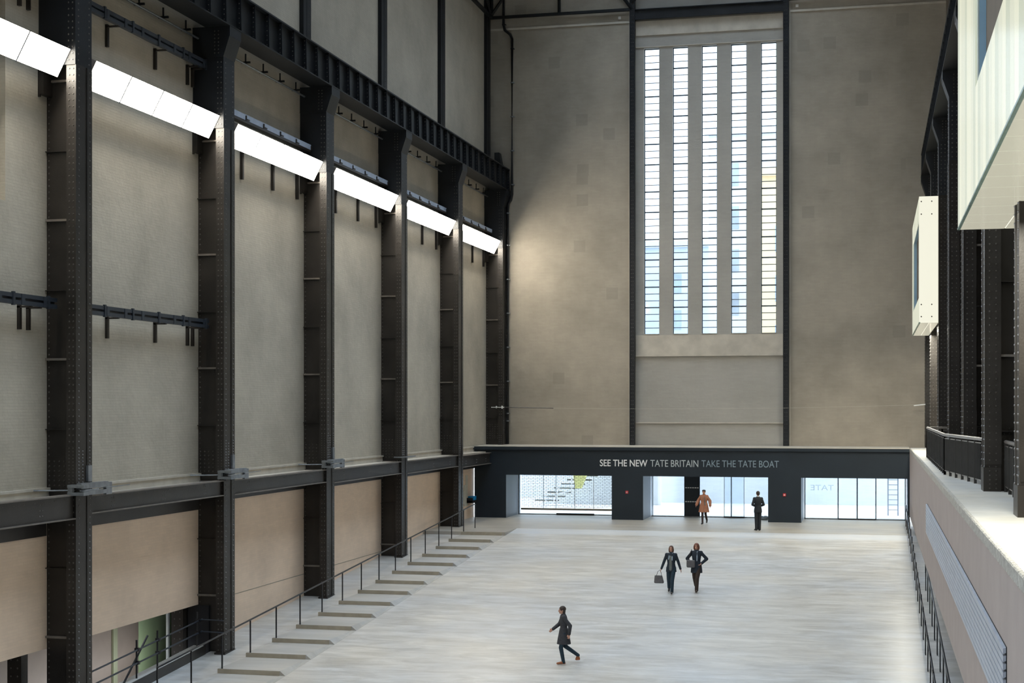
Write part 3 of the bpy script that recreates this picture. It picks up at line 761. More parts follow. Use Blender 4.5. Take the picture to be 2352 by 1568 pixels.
def guard(pts, label, group='guard rails on the gallery'):
    t = thing('guard_rail', (0, 0, 3.68), label, 'guard rail', group)
    m = MB(); m.tube([(x, y, 1.14) for x, y in pts], .045, 10); m.build('top_rail', 'handrail_top', t, True)
    m = MB(); m.tube([(x, y, .12) for x, y in pts], .018, 6); m.tube([(x, y, 1.04) for x, y in pts], .018, 6); m.build('lower_rail', 'handrail_top', t, True)
    bars = MB(); npost = 0
    for (xa, ya), (xb, yb) in zip(pts, pts[1:]):
        L = math.hypot(xb - xa, yb - ya); n = int(L / .11)
        for i in range(n):
            u = (i + .5) / n; x, y = xa + (xb - xa) * u, ya + (yb - ya) * u
            bars.box((x - .014, y - .014, .12), (x + .014, y + .014, 1.04))
        n = max(1, int(round(L / 1.1)))
        for i in range(n + 1):
            u = i / n; x, y = xa + (xb - xa) * u, ya + (yb - ya) * u
            m = MB(); m.box((x - .035, y - .02, 0), (x + .035, y + .02, 1.1)); m.build('post', 'guard', t)
    bars.build('bars', 'guard', t)
guard([(3.4, 61.4), (2.55, 61.2), (1.99, 61.0), (1.97, 45.4), (2.60, 39.3), (2.62, 37.45)], 'steel guard rail with satin top rail along the far part of the gallery')
guard([(2.92, 36.4), (2.92, 28.95)], 'short steel guard rail between the two nearest gallery columns')
guard([(2.92, 27.8), (2.92, 8)], 'steel guard rail beyond the nearest gallery column')

# wall ducts on the gallery wall
m = MB(); m.box((XR - .18, 27, 9.0), (XR - .002, 78, 9.1)); m.box((XR - .12, 27, 6.6), (XR - .002, 78, 6.8)); m.box((XR - .25, 27, 4.85), (XR - .002, 78, 5.0))
struct(m.build('trim_4', 'stiff'))

# ------------------------------------------------------------------ glowing light boxes on the right
def frosted(name, strength, col=(1, .98, .86, 1), stripes=.0, axis='Y', period=.42):
    m, nt, b = new_mat(name); L = nt.links.new
    b.inputs['Base Color'].default_value = (.20, .235, .19, 1); b.inputs['Roughness'].default_value = .16
    b.inputs['Emission Strength'].default_value = strength; b.inputs['Emission Color'].default_value = col
    return m
M['frost_face'] = frosted('frosted_glass_lit', .27, (1, 1, .80, 1))
M['frost_b'] = frosted('frosted_glass_lit_b', .23, (.96, 1, .80, 1))
M['frost_c'] = frosted('frosted_glass_lit_c', .30, (1, .99, .78, 1))
FF = ['frost_face', 'frost_b', 'frost_c']
M['frost_end'] = frosted('frosted_glass_end', .38, (1, .96, .80, 1))
M['frost_under'] = frosted('frosted_glass_soffit', .21, (1, .94, .74, 1))
M['frost_rim'] = mat('green_glass_edge', (.30, .42, .36), .2, 0, .1, 3)
M['pale_blue'] = mat('pale_blue_frame', (.30, .46, .58), .4, 0, .05, 3)
M['mull'] = mat('glass_joint', (.45, .52, .50), .3, 0, .1, 3)
def lightbox(x0, x1, y0, y1, z0, z1, hole, label):
    t = thing('light_box', (x0, y0, z0), label, 'light box', 'glowing glass boxes on the right')
    W, L, H = x1 - x0, y1 - y0, z1 - z0
    # hall face: strips of frosted glass around a window hole (ya, yb, za, zb)
    ya, yb, za, zb = hole
    n = int(round(L / .62)); p = L / n
    for i in range(n):
        a, b = i * p + .008, (i + 1) * p - .008
        m = MB()
        if b <= ya or a >= yb: m.box((0, a, 0), (.03, b, H))
        else:
            m.box((0, a, 0), (.03, b, za)); m.build('glass_strip', FF[i % 3], t); m = MB(); m.box((0, a, zb), (.03, b, H))
        m.build('glass_strip', FF[(i * 2 + i // 3) % 3], t)
    m = MB(); m.box((.03, .02, .03), (.05, ya, H - .02)); m.box((.03, yb, .03), (.05, L - .02, H - .02)); m.box((.03, .02, .03), (.05, L - .02, za)); m.box((.03, .02, zb), (.05, L - .02, H - .02)); m.build('joint_backing', 'mull', t)
    m = MB(); m.box((.16, ya - .1, za - .1), (.2, yb + .1, zb + .1)); m.build('window_glass', 'gallery', t)
    m = MB(); m.box((.05, ya - .04, za - .04), (.16, ya, zb + .04)); m.box((.05, yb, za - .04), (.16, yb + .04, zb + .04)); m.box((.05, ya, za - .04), (.16, yb, za)); m.box((.05, ya, zb), (.16, yb, zb + .04)); m.build('window_frame', 'pale_blue', t)
    # ends
    m = MB(); m.box((.0, -.03, .02), (W, 0, H)); m.build('end_panel', 'frost_end', t)
    m = MB(); m.box((.0, L, .02), (W, L + .03, H)); m.build('end_panel', 'frost_end', t)
    m = MB(); m.box((.05, .02, H - .04), (W, L - .02, H)); m.build('roof_panel', 'frost_face', t)
    # underside panels
    n = max(2, int(round(L / 1.25))); p = L / n
    for i in range(n):
        m = MB(); m.box((.04, i * p + .018, -.03), (W * .5, (i + 1) * p - .018, 0)); m.build('soffit_panel', 'frost_under', t); m = MB(); m.box((W * .5 + .02, i * p + .018, -.03), (W, (i + 1) * p - .018, 0)); m.build('soffit_panel', 'frost_under', t)
    m = MB(); m.box((.04, 0, -.02), (W, L, .02)); m.build('soffit_backing', 'frost_end', t)
    m = MB(); m.box((-.012, -.03, -.035), (.04, L + .03, 0)); m.build('bottom_rim', 'frost_rim', t)
    m = MB()
    for x in (.08, W - .25):
        for z in (.22, .7, H - .7, H - .2): m.rivet((x, -.03, z), (0, -1, 0), .03, .02)
    m.build('bolts', ['hand', 'rivet'], t)
    return t
lightbox(1.66, 3.45, 14.0, 32.3, 9.25, 15.5, (1.0, 12.6, 1.75, 5.6), 'big glowing glass light box at the upper right corner')
lightbox(1.73, 2.46, 62.4, 73.4, 8.98, 13.95, (1.2, 9.4, 1.0, 4.1), 'small glowing glass light box on the right-hand columns')

# ------------------------------------------------------------------ outside the doors and windows
m = MB(); m.box((-80, YE + .7, -.3), (60, 200, -.02)); tag(m.build('paving', 'out_ground', None), 'pale paving outside the glass doors', 'paving', None, 'structure')
m = MB(); m.box((-16.2, 90, -.1), (14, 90.5, 4.6)); struct(m.build('wall_exterior', 'out_wall'))
m = MB(); m.box((-31, 93, -.1), (-16.2, 93.4, 4.4)); m.box((-16.4, 90, -.1), (-16.2, 93.4, 4.4)); struct(m.build('wall_exterior_left', 'out_wall'))
t = thing('exterior_ladder', (.95, 81.5, 0), 'white ladder standing outside the right-hand glass', 'ladder')
m = MB(); m.tube([(-.25, 0, 0), (-.25, 0, 3.2)], .035); m.tube([(.25, 0, 0), (.25, 0, 3.2)], .035); m.build('rail', 'vent', t)
m = MB()
for i in range(11): m.tube([(-.25, 0, .3 + i * .26), (.25, 0, .3 + i * .26)], .02, 6)
m.build('rungs', 'vent', t)
t = thing('scaffold', (-18.6, 84, 0), 'white scaffold poles standing outside the left opening', 'scaffold')
for a, b in (((-.2, 0, 0), (-.2, 0, 3.5)), ((.6, 0, 0), (.6, 0, 3.5)), ((1.15, .4, 0), (1.15, .4, 3.5)), ((2.0, .4, 0), (2.0, .4, 3.5)), ((-.2, 0, 2.3), (1.15, .4, .8)), ((.6, 0, 1.0), (1.5, .4, 2.4)), ((-.8, 0, 1.3), (.9, 0, 2.2)), ((0, 0, .55), (2.0, .4, .9)), ((-.2, 0, 2.15), (2.0, .4, 2.15)), ((1.0, 0, .2), (1.9, 0, 2.5))):
    m = MB(); m.tube([a, b], .035, 6); m.build('pole', 'out_pole', t)
t = thing('exterior_stair', (-17.4, 86, 0), 'pale open stair outside the left opening with dark gaps', 'stairs')
for i in range(10):
    m = MB(); m.box((-1.7 + i * .38, 0, .22 + i * .24), (-.3 + i * .38, .22, .29 + i * .24)); m.build('tread', 'out_dark', t)
m = MB(); m.hexa([(-1.6, 1.6, 0), (5.4, 1.6, 0), (5.4, 1.8, 0), (-1.6, 1.8, 0), (-1.6, 1.6, .1), (5.4, 1.6, 3.2), (5.4, 1.8, 3.2), (-1.6, 1.8, .1)]); m.build('stringer', 'out_ground', t)
m = MB(); m.hexa([(-.62, 85.0, 1.0), (-.30, 85.0, 1.02), (-.30, 85.4, 1.02), (-.62, 85.4, 1.0), (-.80, 84.8, 2.5), (.3, 84.8, 2.5), (.3, 85.5, 2.5), (-.80, 85.5, 2.5)])
for i, v_ in enumerate(m.v): m.v[i] = (v_[0] - 15.9, v_[1], v_[2])
tag(m.build('yellow_sack', 'yellow'), 'yellow fabric chute hanging outside the left opening', 'sack')
# distant pale buildings seen through the tall windows
def bldg(x0, x1, y0, zt, mm, label, ws):
    t = thing('building', (x0, y0, 0), label, 'building')
    W = x1 - x0; m = MB(); m.box((0, 0, 0), (W, 14, zt)); m.box((-.3, -.4, zt - .6), (W + .3, 0, zt)); m.build('facade', mm, t)
    m.v = []; m = MB(); z = 2.5
    while z < zt - 3:
        x = 1.2
        while x < W - 2: m.box((x, -.05, z), (x + 1.3, 0, z + 1.9)); x += ws
        z += 3.6
    m.build('windows', 'fac_win', t)
bldg(-62, -28, 135, 25, 'fac1', 'pale building behind the two left-hand tall windows', 4.2)
bldg(-27.5, -14, 150, 22, 'fac1', 'pale plain building behind the middle tall windows', 6.5)
bldg(-13.5, -3.4, 128, 29, 'fac1', 'grey-blue building edge behind the rightmost tall window', 5.0)
bldg(-8.2, 14, 112, 23, 'fac2', 'cream building edge behind the rightmost tall window', 5.0)

# ------------------------------------------------------------------ people
def blob_mesh(prims, voxel=.012, smooth=2, name='b'):
    """prims: ('c', p0, r0, p1, r1[, sx, sy]) tapered capsule, ('e', centre, (rx,ry,rz)) ellipsoid -> one continuous skin"""
    mb = MB()
    def ell(c, r, n=14, k=9):
        vs = [(c[0], c[1], c[2] - r[2])]; fs = []
        for i in range(1, k):
            a = math.pi * i / k
            for j in range(n):
                b = 2 * math.pi * j / n; vs.append((c[0] + r[0] * math.sin(a) * math.cos(b), c[1] + r[1] * math.sin(a) * math.sin(b), c[2] - r[2] * math.cos(a)))
        vs.append((c[0], c[1], c[2] + r[2]))
        for j in range(n): fs.append((0, 1 + (j + 1) % n, 1 + j))
        for i in range(k - 2):
            for j in range(n): a0 = 1 + i * n + j; a1 = 1 + i * n + (j + 1) % n; fs.append((a0, a1, a1 + n, a0 + n))
        o = 1 + (k - 2) * n
        for j in range(n): fs.append((o + j, o + (j + 1) % n, len(vs) - 1))
        mb.add(vs, fs)
    for p in prims:
        if p[0] == 'e': ell(p[1], p[2])
        elif p[0] == 'l':       # loft through elliptical rings (centre, rx, ry)
            n = 20; vs = []; fs = []; R_ = p[1]
            for c, rx, ry in R_:
                for j in range(n):
                    a = 2 * math.pi * j / n; vs.append((c[0] + rx * math.cos(a), c[1] + ry * math.sin(a), c[2]))
            for i in range(len(R_) - 1):
                for j in range(n): fs.append((i * n + j, i * n + (j + 1) % n, (i + 1) * n + (j + 1) % n, (i + 1) * n + j))
            fs.append(tuple(range(n))[::-1]); fs.append(tuple((len(R_) - 1) * n + j for j in range(n)))
            mb.add(vs, fs)
        else:
            _, p0, r0, p1, r1 = p[:5]; fl = p[5] if len(p) > 5 else 1.
            a, b = Vector(p0), Vector(p1); L = (b - a).length; n = max(2, int(L / max(.006, min(r0, r1) * .5)))
            n = min(n, 24)
            for i in range(n + 1):
                u = i / n; c = a.lerp(b, u); r = r0 + (r1 - r0) * u; ell(c, (r, r * fl, r), 12, 7)
    me = bpy.data.meshes.new(name); me.from_pydata(mb.v, [], mb.f)
    o = bpy.data.objects.new(name, me); COL.objects.link(o)
    md = o.modifiers.new('r', 'REMESH'); md.mode = 'VOXEL'; md.voxel_size = voxel
    sm = o.modifiers.new('s', 'SMOOTH'); sm.iterations = smooth; sm.factor = .5
    bpy.context.view_layer.update(); dg = bpy.context.evaluated_depsgraph_get()
    out = bpy.data.meshes.new_from_object(o.evaluated_get(dg)); bpy.data.objects.remove(o); bpy.data.meshes.remove(me)
    out.polygons.foreach_set('use_smooth', [True] * len(out.polygons))
    return out
def blob(name, prims, material, parent, voxel=.012, smooth=2, label=None):
    me = blob_mesh(prims, voxel, smooth, name); me.materials.clear(); me.materials.append(M[material])
    o = bpy.data.objects.new(name, me); COL.objects.link(o); o.parent = parent
    if label: o['label'] = label
    return o

M['skin'] = mat('skin', (.50, .27, .19), .55, 0, .05, 20)
M['hair_dark'] = mat('dark_hair', (.035, .022, .016), .6, 0, .3, 60)
M['hair_brown'] = mat('brown_hair', (.10, .05, .03), .6, 0, .3, 60)
M['hair_auburn'] = mat('auburn_hair', (.14, .045, .025), .6, 0, .3, 60)
M['suit'] = mat('charcoal_suit', (.012, .015, .020), .8, 0, .15, 20)
M['navy'] = mat('navy_cloth', (.012, .020, .032), .8, 0, .2, 20)
M['jeans'] = mat('dark_teal_jeans', (.010, .028, .045), .8, 0, .2, 20)
M['browncloth'] = mat('brown_trousers', (.035, .022, .016), .8, 0, .2, 20)
M['camel'] = mat('camel_wool', (.36, .155, .09), .85, 0, .12, 20)
M['greycloth'] = mat('grey_top', (.14, .15, .14), .8, 0, .2, 20)
M['scarf'] = mat('pale_scarf', (.30, .36, .42), .8, 0, .2, 30)
M['black'] = mat('black_leather', (.012, .011, .012), .4, 0, .2, 20)
M['tan'] = mat('tan_leather', (.30, .095, .03), .45, 0, .2, 20)
M['stocking'] = mat('dark_tights', (.03, .015, .016), .6, 0, .1, 20)
M['shirt'] = mat('white_collar', (.7, .7, .7), .6, 0, .02, 20)
M['coatgrey'] = mat('dark_grey_coat', (.035, .036, .042), .85, 0, .2, 20)

def hand(prims, w, d, side, curl=.35, s=1.):
    """palm, four unequal bent fingers and a thumb; w wrist point, d forearm direction"""
    d = Vector(d).normalized(); fwd = Vector((0, -1, 0)); fwd = (fwd - d * fwd.dot(d)).normalized(); lat = d.cross(fwd).normalized()
    inw = lat if lat.x * side < 0 else -lat        # towards the body
    w = Vector(w)
    prims.append(('c', w, .024 * s, w + d * .03 * s, .027 * s))
    for k, (o, ln) in enumerate(((-.030, .062), (-.010, .072), (.010, .068), (.028, .054))):
        b = w + d * .085 * s + fwd * (-o) * s
        prims.append(('c', w + d * .02 * s + fwd * (-o * .6) * s, .016 * s, b, .0125 * s))
        m1 = b + (d * (1 - curl * .3) + inw * curl * .6).normalized() * ln * .5 * s
        m2 = m1 + (d * (1 - curl) + inw * curl * 1.6).normalized() * ln * .5 * s
        prims.append(('c', b, .0105 * s, m1, .0095 * s)); prims.append(('c', m1, .0095 * s, m2, .0080 * s))
    tb = w + d * .03 * s + fwd * .030 * s
    t1 = tb + (d * .7 + fwd * .6).normalized() * .035 * s
    prims.append(('c', w + d * .02 * s + fwd * .015 * s, .015 * s, tb, .0125 * s)); prims.append(('c', tb, .012 * s, t1, .0105 * s)); prims.append(('c', t1, .0105 * s, t1 + (d * .9 + fwd * .2 + inw * .2).normalized() * .028 * s, .009 * s))

def person(label, loc, rzv, h, J, clothes, hair, hairmat, skin_leg=False, head_turn=0):
    """J: joint positions for a 1.75 m figure facing -Y, feet at z=0"""
    s = h / 1.75
    t = thing('person', loc, label, 'person', None, None, rzv)
    V = lambda k: Vector(J[k]) * s
    P = []
    hd = V('head')
    # head: cranium, jaw, face details
    P += [('e', hd + Vector((0, .012, .022)) * s, (.076 * s, .094 * s, .092 * s)), ('e', hd + Vector((0, -.028, -.045)) * s, (.052 * s, .058 * s, .062 * s)), ('e', hd + Vector((0, -.055, -.088)) * s, (.026 * s, .024 * s, .020 * s)),
          ('c', hd + Vector((0, -.083, .012)) * s, .009 * s, hd + Vector((0, -.103, -.028)) * s, .014 * s), ('e', hd + Vector((.079, .012, -.01)) * s, (.010 * s, .018 * s, .030 * s)), ('e', hd + Vector((-.079, .012, -.01)) * s, (.010 * s, .018 * s, .030 * s)),
          ('e', hd + Vector((0, -.084, -.058)) * s, (.022 * s, .012 * s, .009 * s)), ('e', hd + Vector((0, -.07, .035)) * s, (.05 * s, .02 * s, .012 * s))]
    nk = V('neck')
    P += [('c', nk - Vector((0, 0, .03)) * s, .062 * s, hd + Vector((0, .015, -.06)) * s, .052 * s)]
    P += [('c', V('chest'), .115 * s, V('waist'), .105 * s, .75), ('c', V('waist'), .10 * s, V('pelvis'), .12 * s, .8)]
    for sd in ('L', 'R'):
        P += [('c', V('chest') + Vector((0, 0, .04)) * s, .06 * s, V('sh' + sd) + Vector((0, 0, -.015)) * s, .042 * s), ('c', V('sh' + sd) + Vector((0, 0, -.015)) * s, .042 * s, V('el' + sd), .038 * s), ('c', V('el' + sd), .040 * s, V('wr' + sd), .026 * s)]
        P += [('c', V('hip' + sd), .085 * s, V('kn' + sd), .055 * s), ('c', V('kn' + sd), .055 * s, V('kn' + sd).lerp(V('an' + sd), .35), .055 * s), ('c', V('kn' + sd).lerp(V('an' + sd), .35), .055 * s, V('an' + sd), .036 * s)]
        P += [('c', V('an' + sd) - Vector((0, 0, .03)) * s, .032 * s, V('toe' + sd), .028 * s)]
        hand(P, V('wr' + sd), V('wr' + sd) - V('el' + sd), 1 if sd == 'L' else -1, .35, s)
    body = blob('body', P, 'skin', t, .0095, 2)
    # eyes, lips
    for sx in (-1, 1): blob('eye', [('e', hd + Vector((sx * .030, -.083, .008)) * s, (.012 * s, .008 * s, .007 * s))], 'black', t, .004, 1)
    # hair
    H = []
    for c, r in hair: H.append(('e', hd + Vector(c) * s, tuple(a * s for a in r)))
    blob('hair', H, hairmat, t, .011, 2)
    for nm, prims, mt in clothes(V, s): blob(nm, prims, mt, t, .012, 2)
    return t

def legs(V, s, r0=.105, r1=.075, r2=.060):
    P = [('c', V('waist') - Vector((0, 0, .03)) * s, .112 * s, V('pelvis'), .128 * s, .85)]
    for sd in 'LR': P += [('c', V('hip' + sd), r0 * s, V('kn' + sd), r1 * s), ('c', V('kn' + sd), r1 * s, V('an' + sd) + Vector((0, 0, -.02)) * s, r2 * s)]
    return P
def shoes(V, s, h=.038):
    out = []
    for sd in 'LR':
        a, b = V('an' + sd), V('toe' + sd); f = (b - a); f.z = 0; f.normalize()
        he = Vector((a.x, a.y, 0)) - f * .03 * s + Vector((0, 0, b.z + .005))
        out.append([('c', he, .036 * s, a + Vector((0, 0, -.035)) * s, .040 * s), ('c', he, .034 * s, b, .034 * s), ('c', a - Vector((0, 0, .02)) * s, .042 * s, b + f * .02 * s, .030 * s)])
    return out
def garment(V, s, rings, sl=.060, slw=.046, lean=0.):
    """coat or jacket: rings are (z of a 1.75 m figure, half width, half depth) from hem to collar, plus two sleeves"""
    L = []
    for z, rx, ry in rings:
        k = max(0., (z - .95) / .6); L.append((Vector((0, V('neck').y * k * .8 / s, z)) * s, rx * s, ry * s))
    P = [('l', L)]
    for sd in 'LR': P += [('c', Vector((0, V('sh' + sd).y, 1.405 * s)), .085 * s, V('sh' + sd) + Vector((0, 0, -.005)) * s, .066 * s, .9), ('c', V('sh' + sd), .064 * s, V('sh' + sd) + Vector((0, 0, -.02)) * s, .060 * s), ('c', V('sh' + sd) + Vector((0, 0, -.02)) * s, .060 * s, V('el' + sd), sl * s), ('c', V('el' + sd), sl * s, V('wr' + sd), slw * s)]
    return P
TOP = [(1.10, .142, .105), (1.22, .160, .118), (1.34, .178, .122), (1.42, .185, .105), (1.465, .125, .085), (1.50, .070, .066), (1.525, .062, .060)]

def base(): return dict(head=(0, -.01, 1.635), neck=(0, .01, 1.49), chest=(0, .0, 1.31), waist=(0, 0, 1.08), pelvis=(0, 0, .95), shL=(.17, .0, 1.42), shR=(-.17, .0, 1.42), elL=(.23, .04, 1.14), elR=(-.23, .04, 1.14), wrL=(.24, -.03, .88), wrR=(-.24, -.03, .88),
    hipL=(.09, 0, .92), hipR=(-.09, 0, .92), knL=(.095, -.02, .50), knR=(-.095, -.02, .50), anL=(.10, .02, .085), anR=(-.10, .02, .085), toeL=(.12, -.14, .034), toeR=(-.12, -.14, .034))

# man in a dark suit standing with his back to the camera, hands clasped in front
J = base(); J.update(elL=(.255, .03, 1.15), wrL=(.10, -.17, 1.08), elR=(-.255, .03, 1.15), wrR=(-.10, -.17, 1.05), anL=(.07, .0, .085), anR=(-.07, .0, .085), toeL=(.10, -.15, .034), toeR=(-.10, -.15, .034), hipL=(.08, 0, .92), hipR=(-.08, 0, .92), knL=(.075, -.01, .5), knR=(-.075, -.01, .5))
def c_man(V, s):
    sh = shoes(V, s)
    return [('trousers', legs(V, s, .10, .078, .066), 'suit'), ('jacket', garment(V, s, [(.80, .185, .128), (.92, .180, .126), (1.02, .160, .115)] + TOP, .058, .046), 'suit'), ('collar', [('c', V('neck') + Vector((0, 0, -.02)) * s, .070 * s, V('neck') + Vector((0, 0, .015)) * s, .064 * s)], 'shirt'), ('shoe', sh[0], 'black'), ('shoe', sh[1], 'black')]
person('man in a dark suit standing with his back turned, hands together in front', (-5.16, 70.21, 0), math.pi + .35, 1.80, J, c_man, [((0, .02, .038), (.084, .098, .088)), ((0, .06, -.01), (.074, .055, .07))], 'hair_dark')

# woman in a camel cape-like coat walking towards the camera
J = base(); J.update(head=(.0, -.03, 1.62), elL=(.30, .03, 1.17), wrL=(.33, -.06, .95), elR=(-.30, .02, 1.17), wrR=(-.36, -.10, .98), hipR=(-.08, 0, .92), knR=(-.05, -.12, .50), anR=(-.04, -.16, .085), toeR=(-.05, -.32, .034), knL=(.07, .03, .52), anL=(.08, .30, .20), toeL=(.08, .22, .07))
def c_camel(V, s):
    sh = shoes(V, s)
    coat = garment(V, s, [(.60, .285, .20), (.75, .255, .18), (.92, .222, .160), (1.05, .19, .14)] + [(z, a * 1.12, b * 1.1) for z, a, b in TOP], .085, .072)
    return [('tights', legs(V, s, .09, .068, .050), 'stocking'), ('coat', coat, 'camel'), ('shoe', sh[0], 'black'), ('shoe', sh[1], 'black'), ('bag_strap', [('c', V('chest') + Vector((.05, -.15, .1)) * s, .015, V('waist') + Vector((.10, -.19, -.1)) * s, .03)], 'greycloth'),
            ('hat', [('e', V('head') + Vector((0, .015, .065)) * s, (.098 * s, .105 * s, .062 * s))], 'browncloth')]
person('woman in a camel brown coat and beret walking in front of the dark door leaf', (-7.98, 73.56, 0), -.12, 1.66, J, c_camel, [((0, .03, .02), (.086, .09, .095))], 'hair_brown')
# woman on the left of the pair
J = base(); J.update(shL=(.165, 0, 1.42), elL=(.25, .05, 1.16), wrL=(.33, .06, .90), elR=(-.27, .05, 1.16), wrR=(-.36, -.02, .90), knL=(.07, -.16, .50), anL=(.06, -.20, .09), toeL=(.07, -.36, .035), knR=(-.10, .02, .51), anR=(-.13, .28, .20), toeR=(-.13, .20, .06))
def c_left(V, s):
    sh = shoes(V, s)
    jk = garment(V, s, [(.79, .200, .138), (.92, .185, .130), (1.02, .158, .115)] + TOP, .056, .044)
    return [('jeans', legs(V, s, .10, .072, .062), 'jeans'), ('jacket', jk, 'navy'), ('top', [('c', V('chest') + Vector((.0, -.085, .03)) * s, .055 * s, V('pelvis') + Vector((0, -.10, -.06)) * s, .062 * s)], 'greycloth'),
            ('scarf', [('c', V('neck') + Vector((-.05, -.04, -.02)) * s, .032 * s, V('neck') + Vector((.05, -.04, -.02)) * s, .032 * s), ('c', V('neck') + Vector((-.05, -.06, -.04)) * s, .026 * s, V('chest') + Vector((-.07, -.14, -.05)) * s, .022 * s), ('c', V('neck') + Vector((.05, -.06, -.04)) * s, .026 * s, V('chest') + Vector((.06, -.14, -.08)) * s, .022 * s)], 'scarf'), ('shoe', sh[0], 'black'), ('shoe', sh[1], 'black')]
LW = person('woman in a navy jacket and dark jeans walking down the ramp, holding a bag', (-7.04, 54.15, rz(54.15)), -.05, 1.70, J, c_left, [((0, .02, .03), (.088, .10, .09)), ((.065, .01, -.05), (.035, .06, .10)), ((-.065, .01, -.05), (.035, .06, .10)), ((0, .05, -.06), (.08, .05, .10))], 'hair_brown')
M['bagm'] = mat('grey_handbag', (.10, .095, .10), .6, 0, .2, 20)
t = thing('handbag', (-7.47, 54.10, rz(54.1) + .36), 'grey handbag held low by the woman in the navy jacket', 'bag')
blob('bag_body', [('c', (-.13, 0, .04 + i * .035), .05 - i * .003, (.13 - i * .006, 0, .04 + i * .035), .05 - i * .003, .8) for i in range(7)], 'bagm', t)
m = MB(); m.tube([(-.09, 0, .25), (-.05, 0, .40), (.03, 0, .47), (.07, 0, .40), (.09, 0, .25)], .009, 6); m.build('strap', 'black', t)
# woman on the right of the pair: hands at the waist
J = base(); J.update(elL=(.36, .08, 1.18), wrL=(.19, -.10, 1.03), elR=(-.35, .08, 1.18), wrR=(-.21, -.06, 1.02), knR=(-.08, .02, .51), anR=(-.06, .30, .22), toeR=(-.06, .22, .08), knL=(.04, -.15, .50), anL=(.02, -.18, .09), toeL=(.02, -.34, .035))
def c_right(V, s):
    sh = shoes(V, s)
    jk = garment(V, s, [(.68, .215, .148), (.82, .205, .142), (.95, .185, .130), (1.04, .165, .12)] + TOP, .062, .050)
    return [('trousers', legs(V, s, .105, .075, .066), 'browncloth'), ('coat', jk, 'navy'), ('scarf', [('c', V('neck') + Vector((-.04, -.05, -.03)) * s, .03 * s, V('neck') + Vector((.05, -.05, -.03)) * s, .03 * s), ('c', V('neck') + Vector((.03, -.08, -.05)) * s, .024 * s, V('waist') + Vector((.03, -.15, .05)) * s, .02 * s)], 'scarf'), ('shoe', sh[0], 'browncloth'), ('shoe', sh[1], 'browncloth')]
person('woman in a dark coat and brown trousers walking down the ramp, hands on hips', (-6.19, 54.61, rz(54.61)), .0, 1.73, J, c_right, [((0, .02, .035), (.098, .105, .09)), ((.075, .01, -.04), (.04, .06, .10)), ((-.075, .01, -.04), (.04, .06, .10)), ((0, .05, -.06), (.085, .05, .10))], 'hair_auburn')
t = thing('shoulder_bag', (-6.37, 54.43, rz(54.61) + .92), 'dark grey shoulder bag at the hip of the woman in brown trousers', 'bag')
blob('bag_body', [('c', (-.11, 0, i * .035), .05, (.10, 0, i * .035), .05, .7) for i in range(6)], 'bagm', t)
m = MB(); m.tube([(-.1, .02, .16), (-.03, .06, .45), (.02, .10, .60)], .012, 6); m.build('strap', 'black', t)
# person striding to the left across the ramp
J = base(); J.update(head=(0, -.06, 1.61), neck=(0, -.02, 1.48), chest=(0, -.02, 1.31), shL=(.17, -.02, 1.42), shR=(-.17, -.02, 1.42), elL=(.24, .16, 1.17), wrL=(.25, .13, .93), elR=(-.24, -.10, 1.17), wrR=(-.22, -.30, 1.02), knL=(.08, -.10, .50), anL=(.08, -.02, .085), toeL=(.09, -.19, .034), knR=(-.08, .05, .52), anR=(-.08, .44, .26), toeR=(-.08, .40, .12))
def c_walk(V, s):
    sh = shoes(V, s)
    coat = garment(V, s, [(.60, .205, .215), (.75, .195, .19), (.92, .180, .155), (1.04, .165, .13)] + TOP, .062, .050)
    return [('jeans', legs(V, s, .095, .068, .055), 'jeans'), ('coat', coat, 'coatgrey'), ('shoe', sh[0], 'tan'), ('shoe', sh[1], 'tan')]
person('person in a dark grey coat and tan shoes striding left across the ramp', (-8.70, 43.06, rz(43.06)), -1.25, 1.68, J, c_walk, [((0, .025, .04), (.094, .106, .092)), ((0, .055, -.04), (.086, .056, .09))], 'hair_dark')
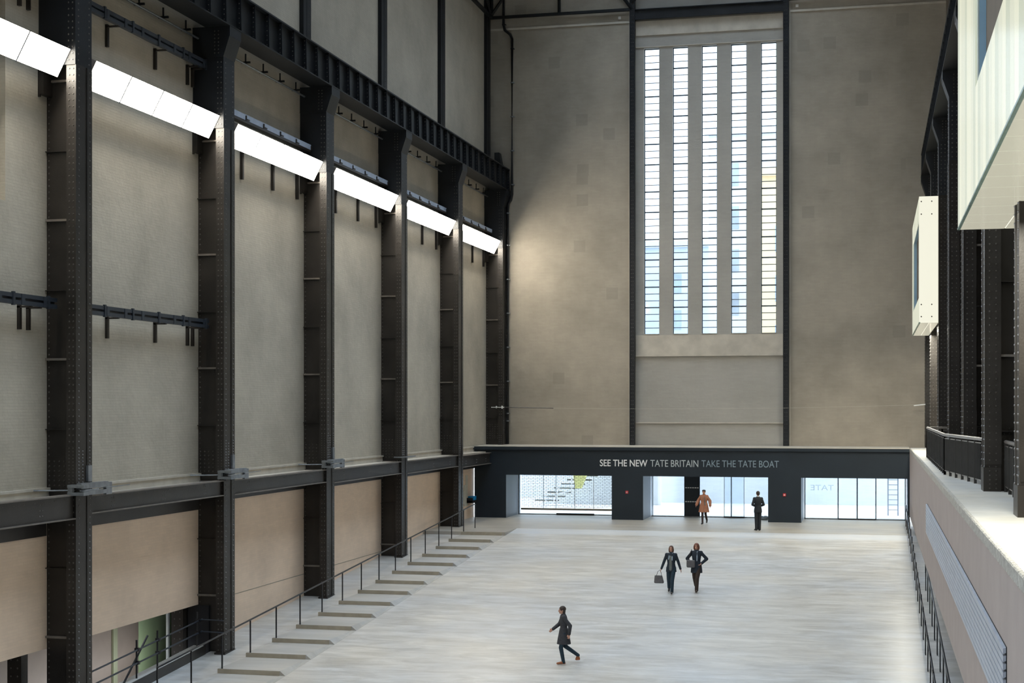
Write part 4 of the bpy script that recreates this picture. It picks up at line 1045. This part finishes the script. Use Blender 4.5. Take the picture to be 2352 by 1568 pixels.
# small bundle by the right pier
m = blob('cloth_bundle', [('e', (-5.36, 77.0, .07), (.24, .16, .09)), ('e', (-5.28, 76.95, .13), (.15, .12, .08)), ('e', (-5.46, 77.0, .10), (.10, .12, .10))], 'scarf', None)
tag(m, 'small grey bundle lying by the foot of the middle slate pier', 'bundle')

# ------------------------------------------------------------------ lights
W = bpy.data.worlds.new('World'); S.world = W; W.use_nodes = True
nt = W.node_tree; bg = nt.nodes['Background']; bg.inputs['Color'].default_value = (.80, .90, 1, 1); bg.inputs['Strength'].default_value = 5.0
def area(name, loc, rot, sx, sy, power, col):
    l = bpy.data.lights.new(name, 'AREA'); l.shape = 'RECTANGLE'; l.size = sx; l.size_y = sy; l.energy = power; l.color = col
    o = bpy.data.objects.new(name, l); COL.objects.link(o); o.location = loc; o.rotation_euler = rot; return o
# daylight entering through the rooflight, the tall windows and the doors
for nm, loc, rot, sx, sy in (('rooflight_portal', (-8.5, 35.3, 30.2), (0, 0, 0), 14.2, 82.5), ('window_portal', (-8.3, YE + .75, 16.85), (-math.pi / 2, 0, 0), 7.2, 15), ('door_portal', (-8.3, YE + .3, 1.15), (-math.pi / 2, 0, 0), 19.8, 2.2)):
    area(nm, loc, rot, sx, sy, 1, (1, 1, 1)).data.cycles.is_portal = True     # only guide the sampling of the sky
for x, y in ((2.4, 23), (2.1, 68)): area('light_box_glow', (x, y, 8.85), (0, 0, 0), .8, 8, 450, (1, .95, .8))

# ------------------------------------------------------------------ camera
cam = bpy.data.cameras.new('camera'); c = bpy.data.objects.new('camera', cam); COL.objects.link(c)
cam.sensor_fit = 'HORIZONTAL'; cam.sensor_width = 36; cam.lens = 3500 / 2352 * 36
cam.shift_y = 152 / 2352.; cam.clip_end = 500
c.location = (0, 0, 5.6); c.rotation_euler = (math.pi / 2, 0, math.atan(832 / 3500.))
S.camera = c
S.view_settings.view_transform = 'Standard'; S.view_settings.look = 'None'; S.view_settings.exposure = 1.15; S.view_settings.gamma = 1
S.view_settings.use_curve_mapping = False
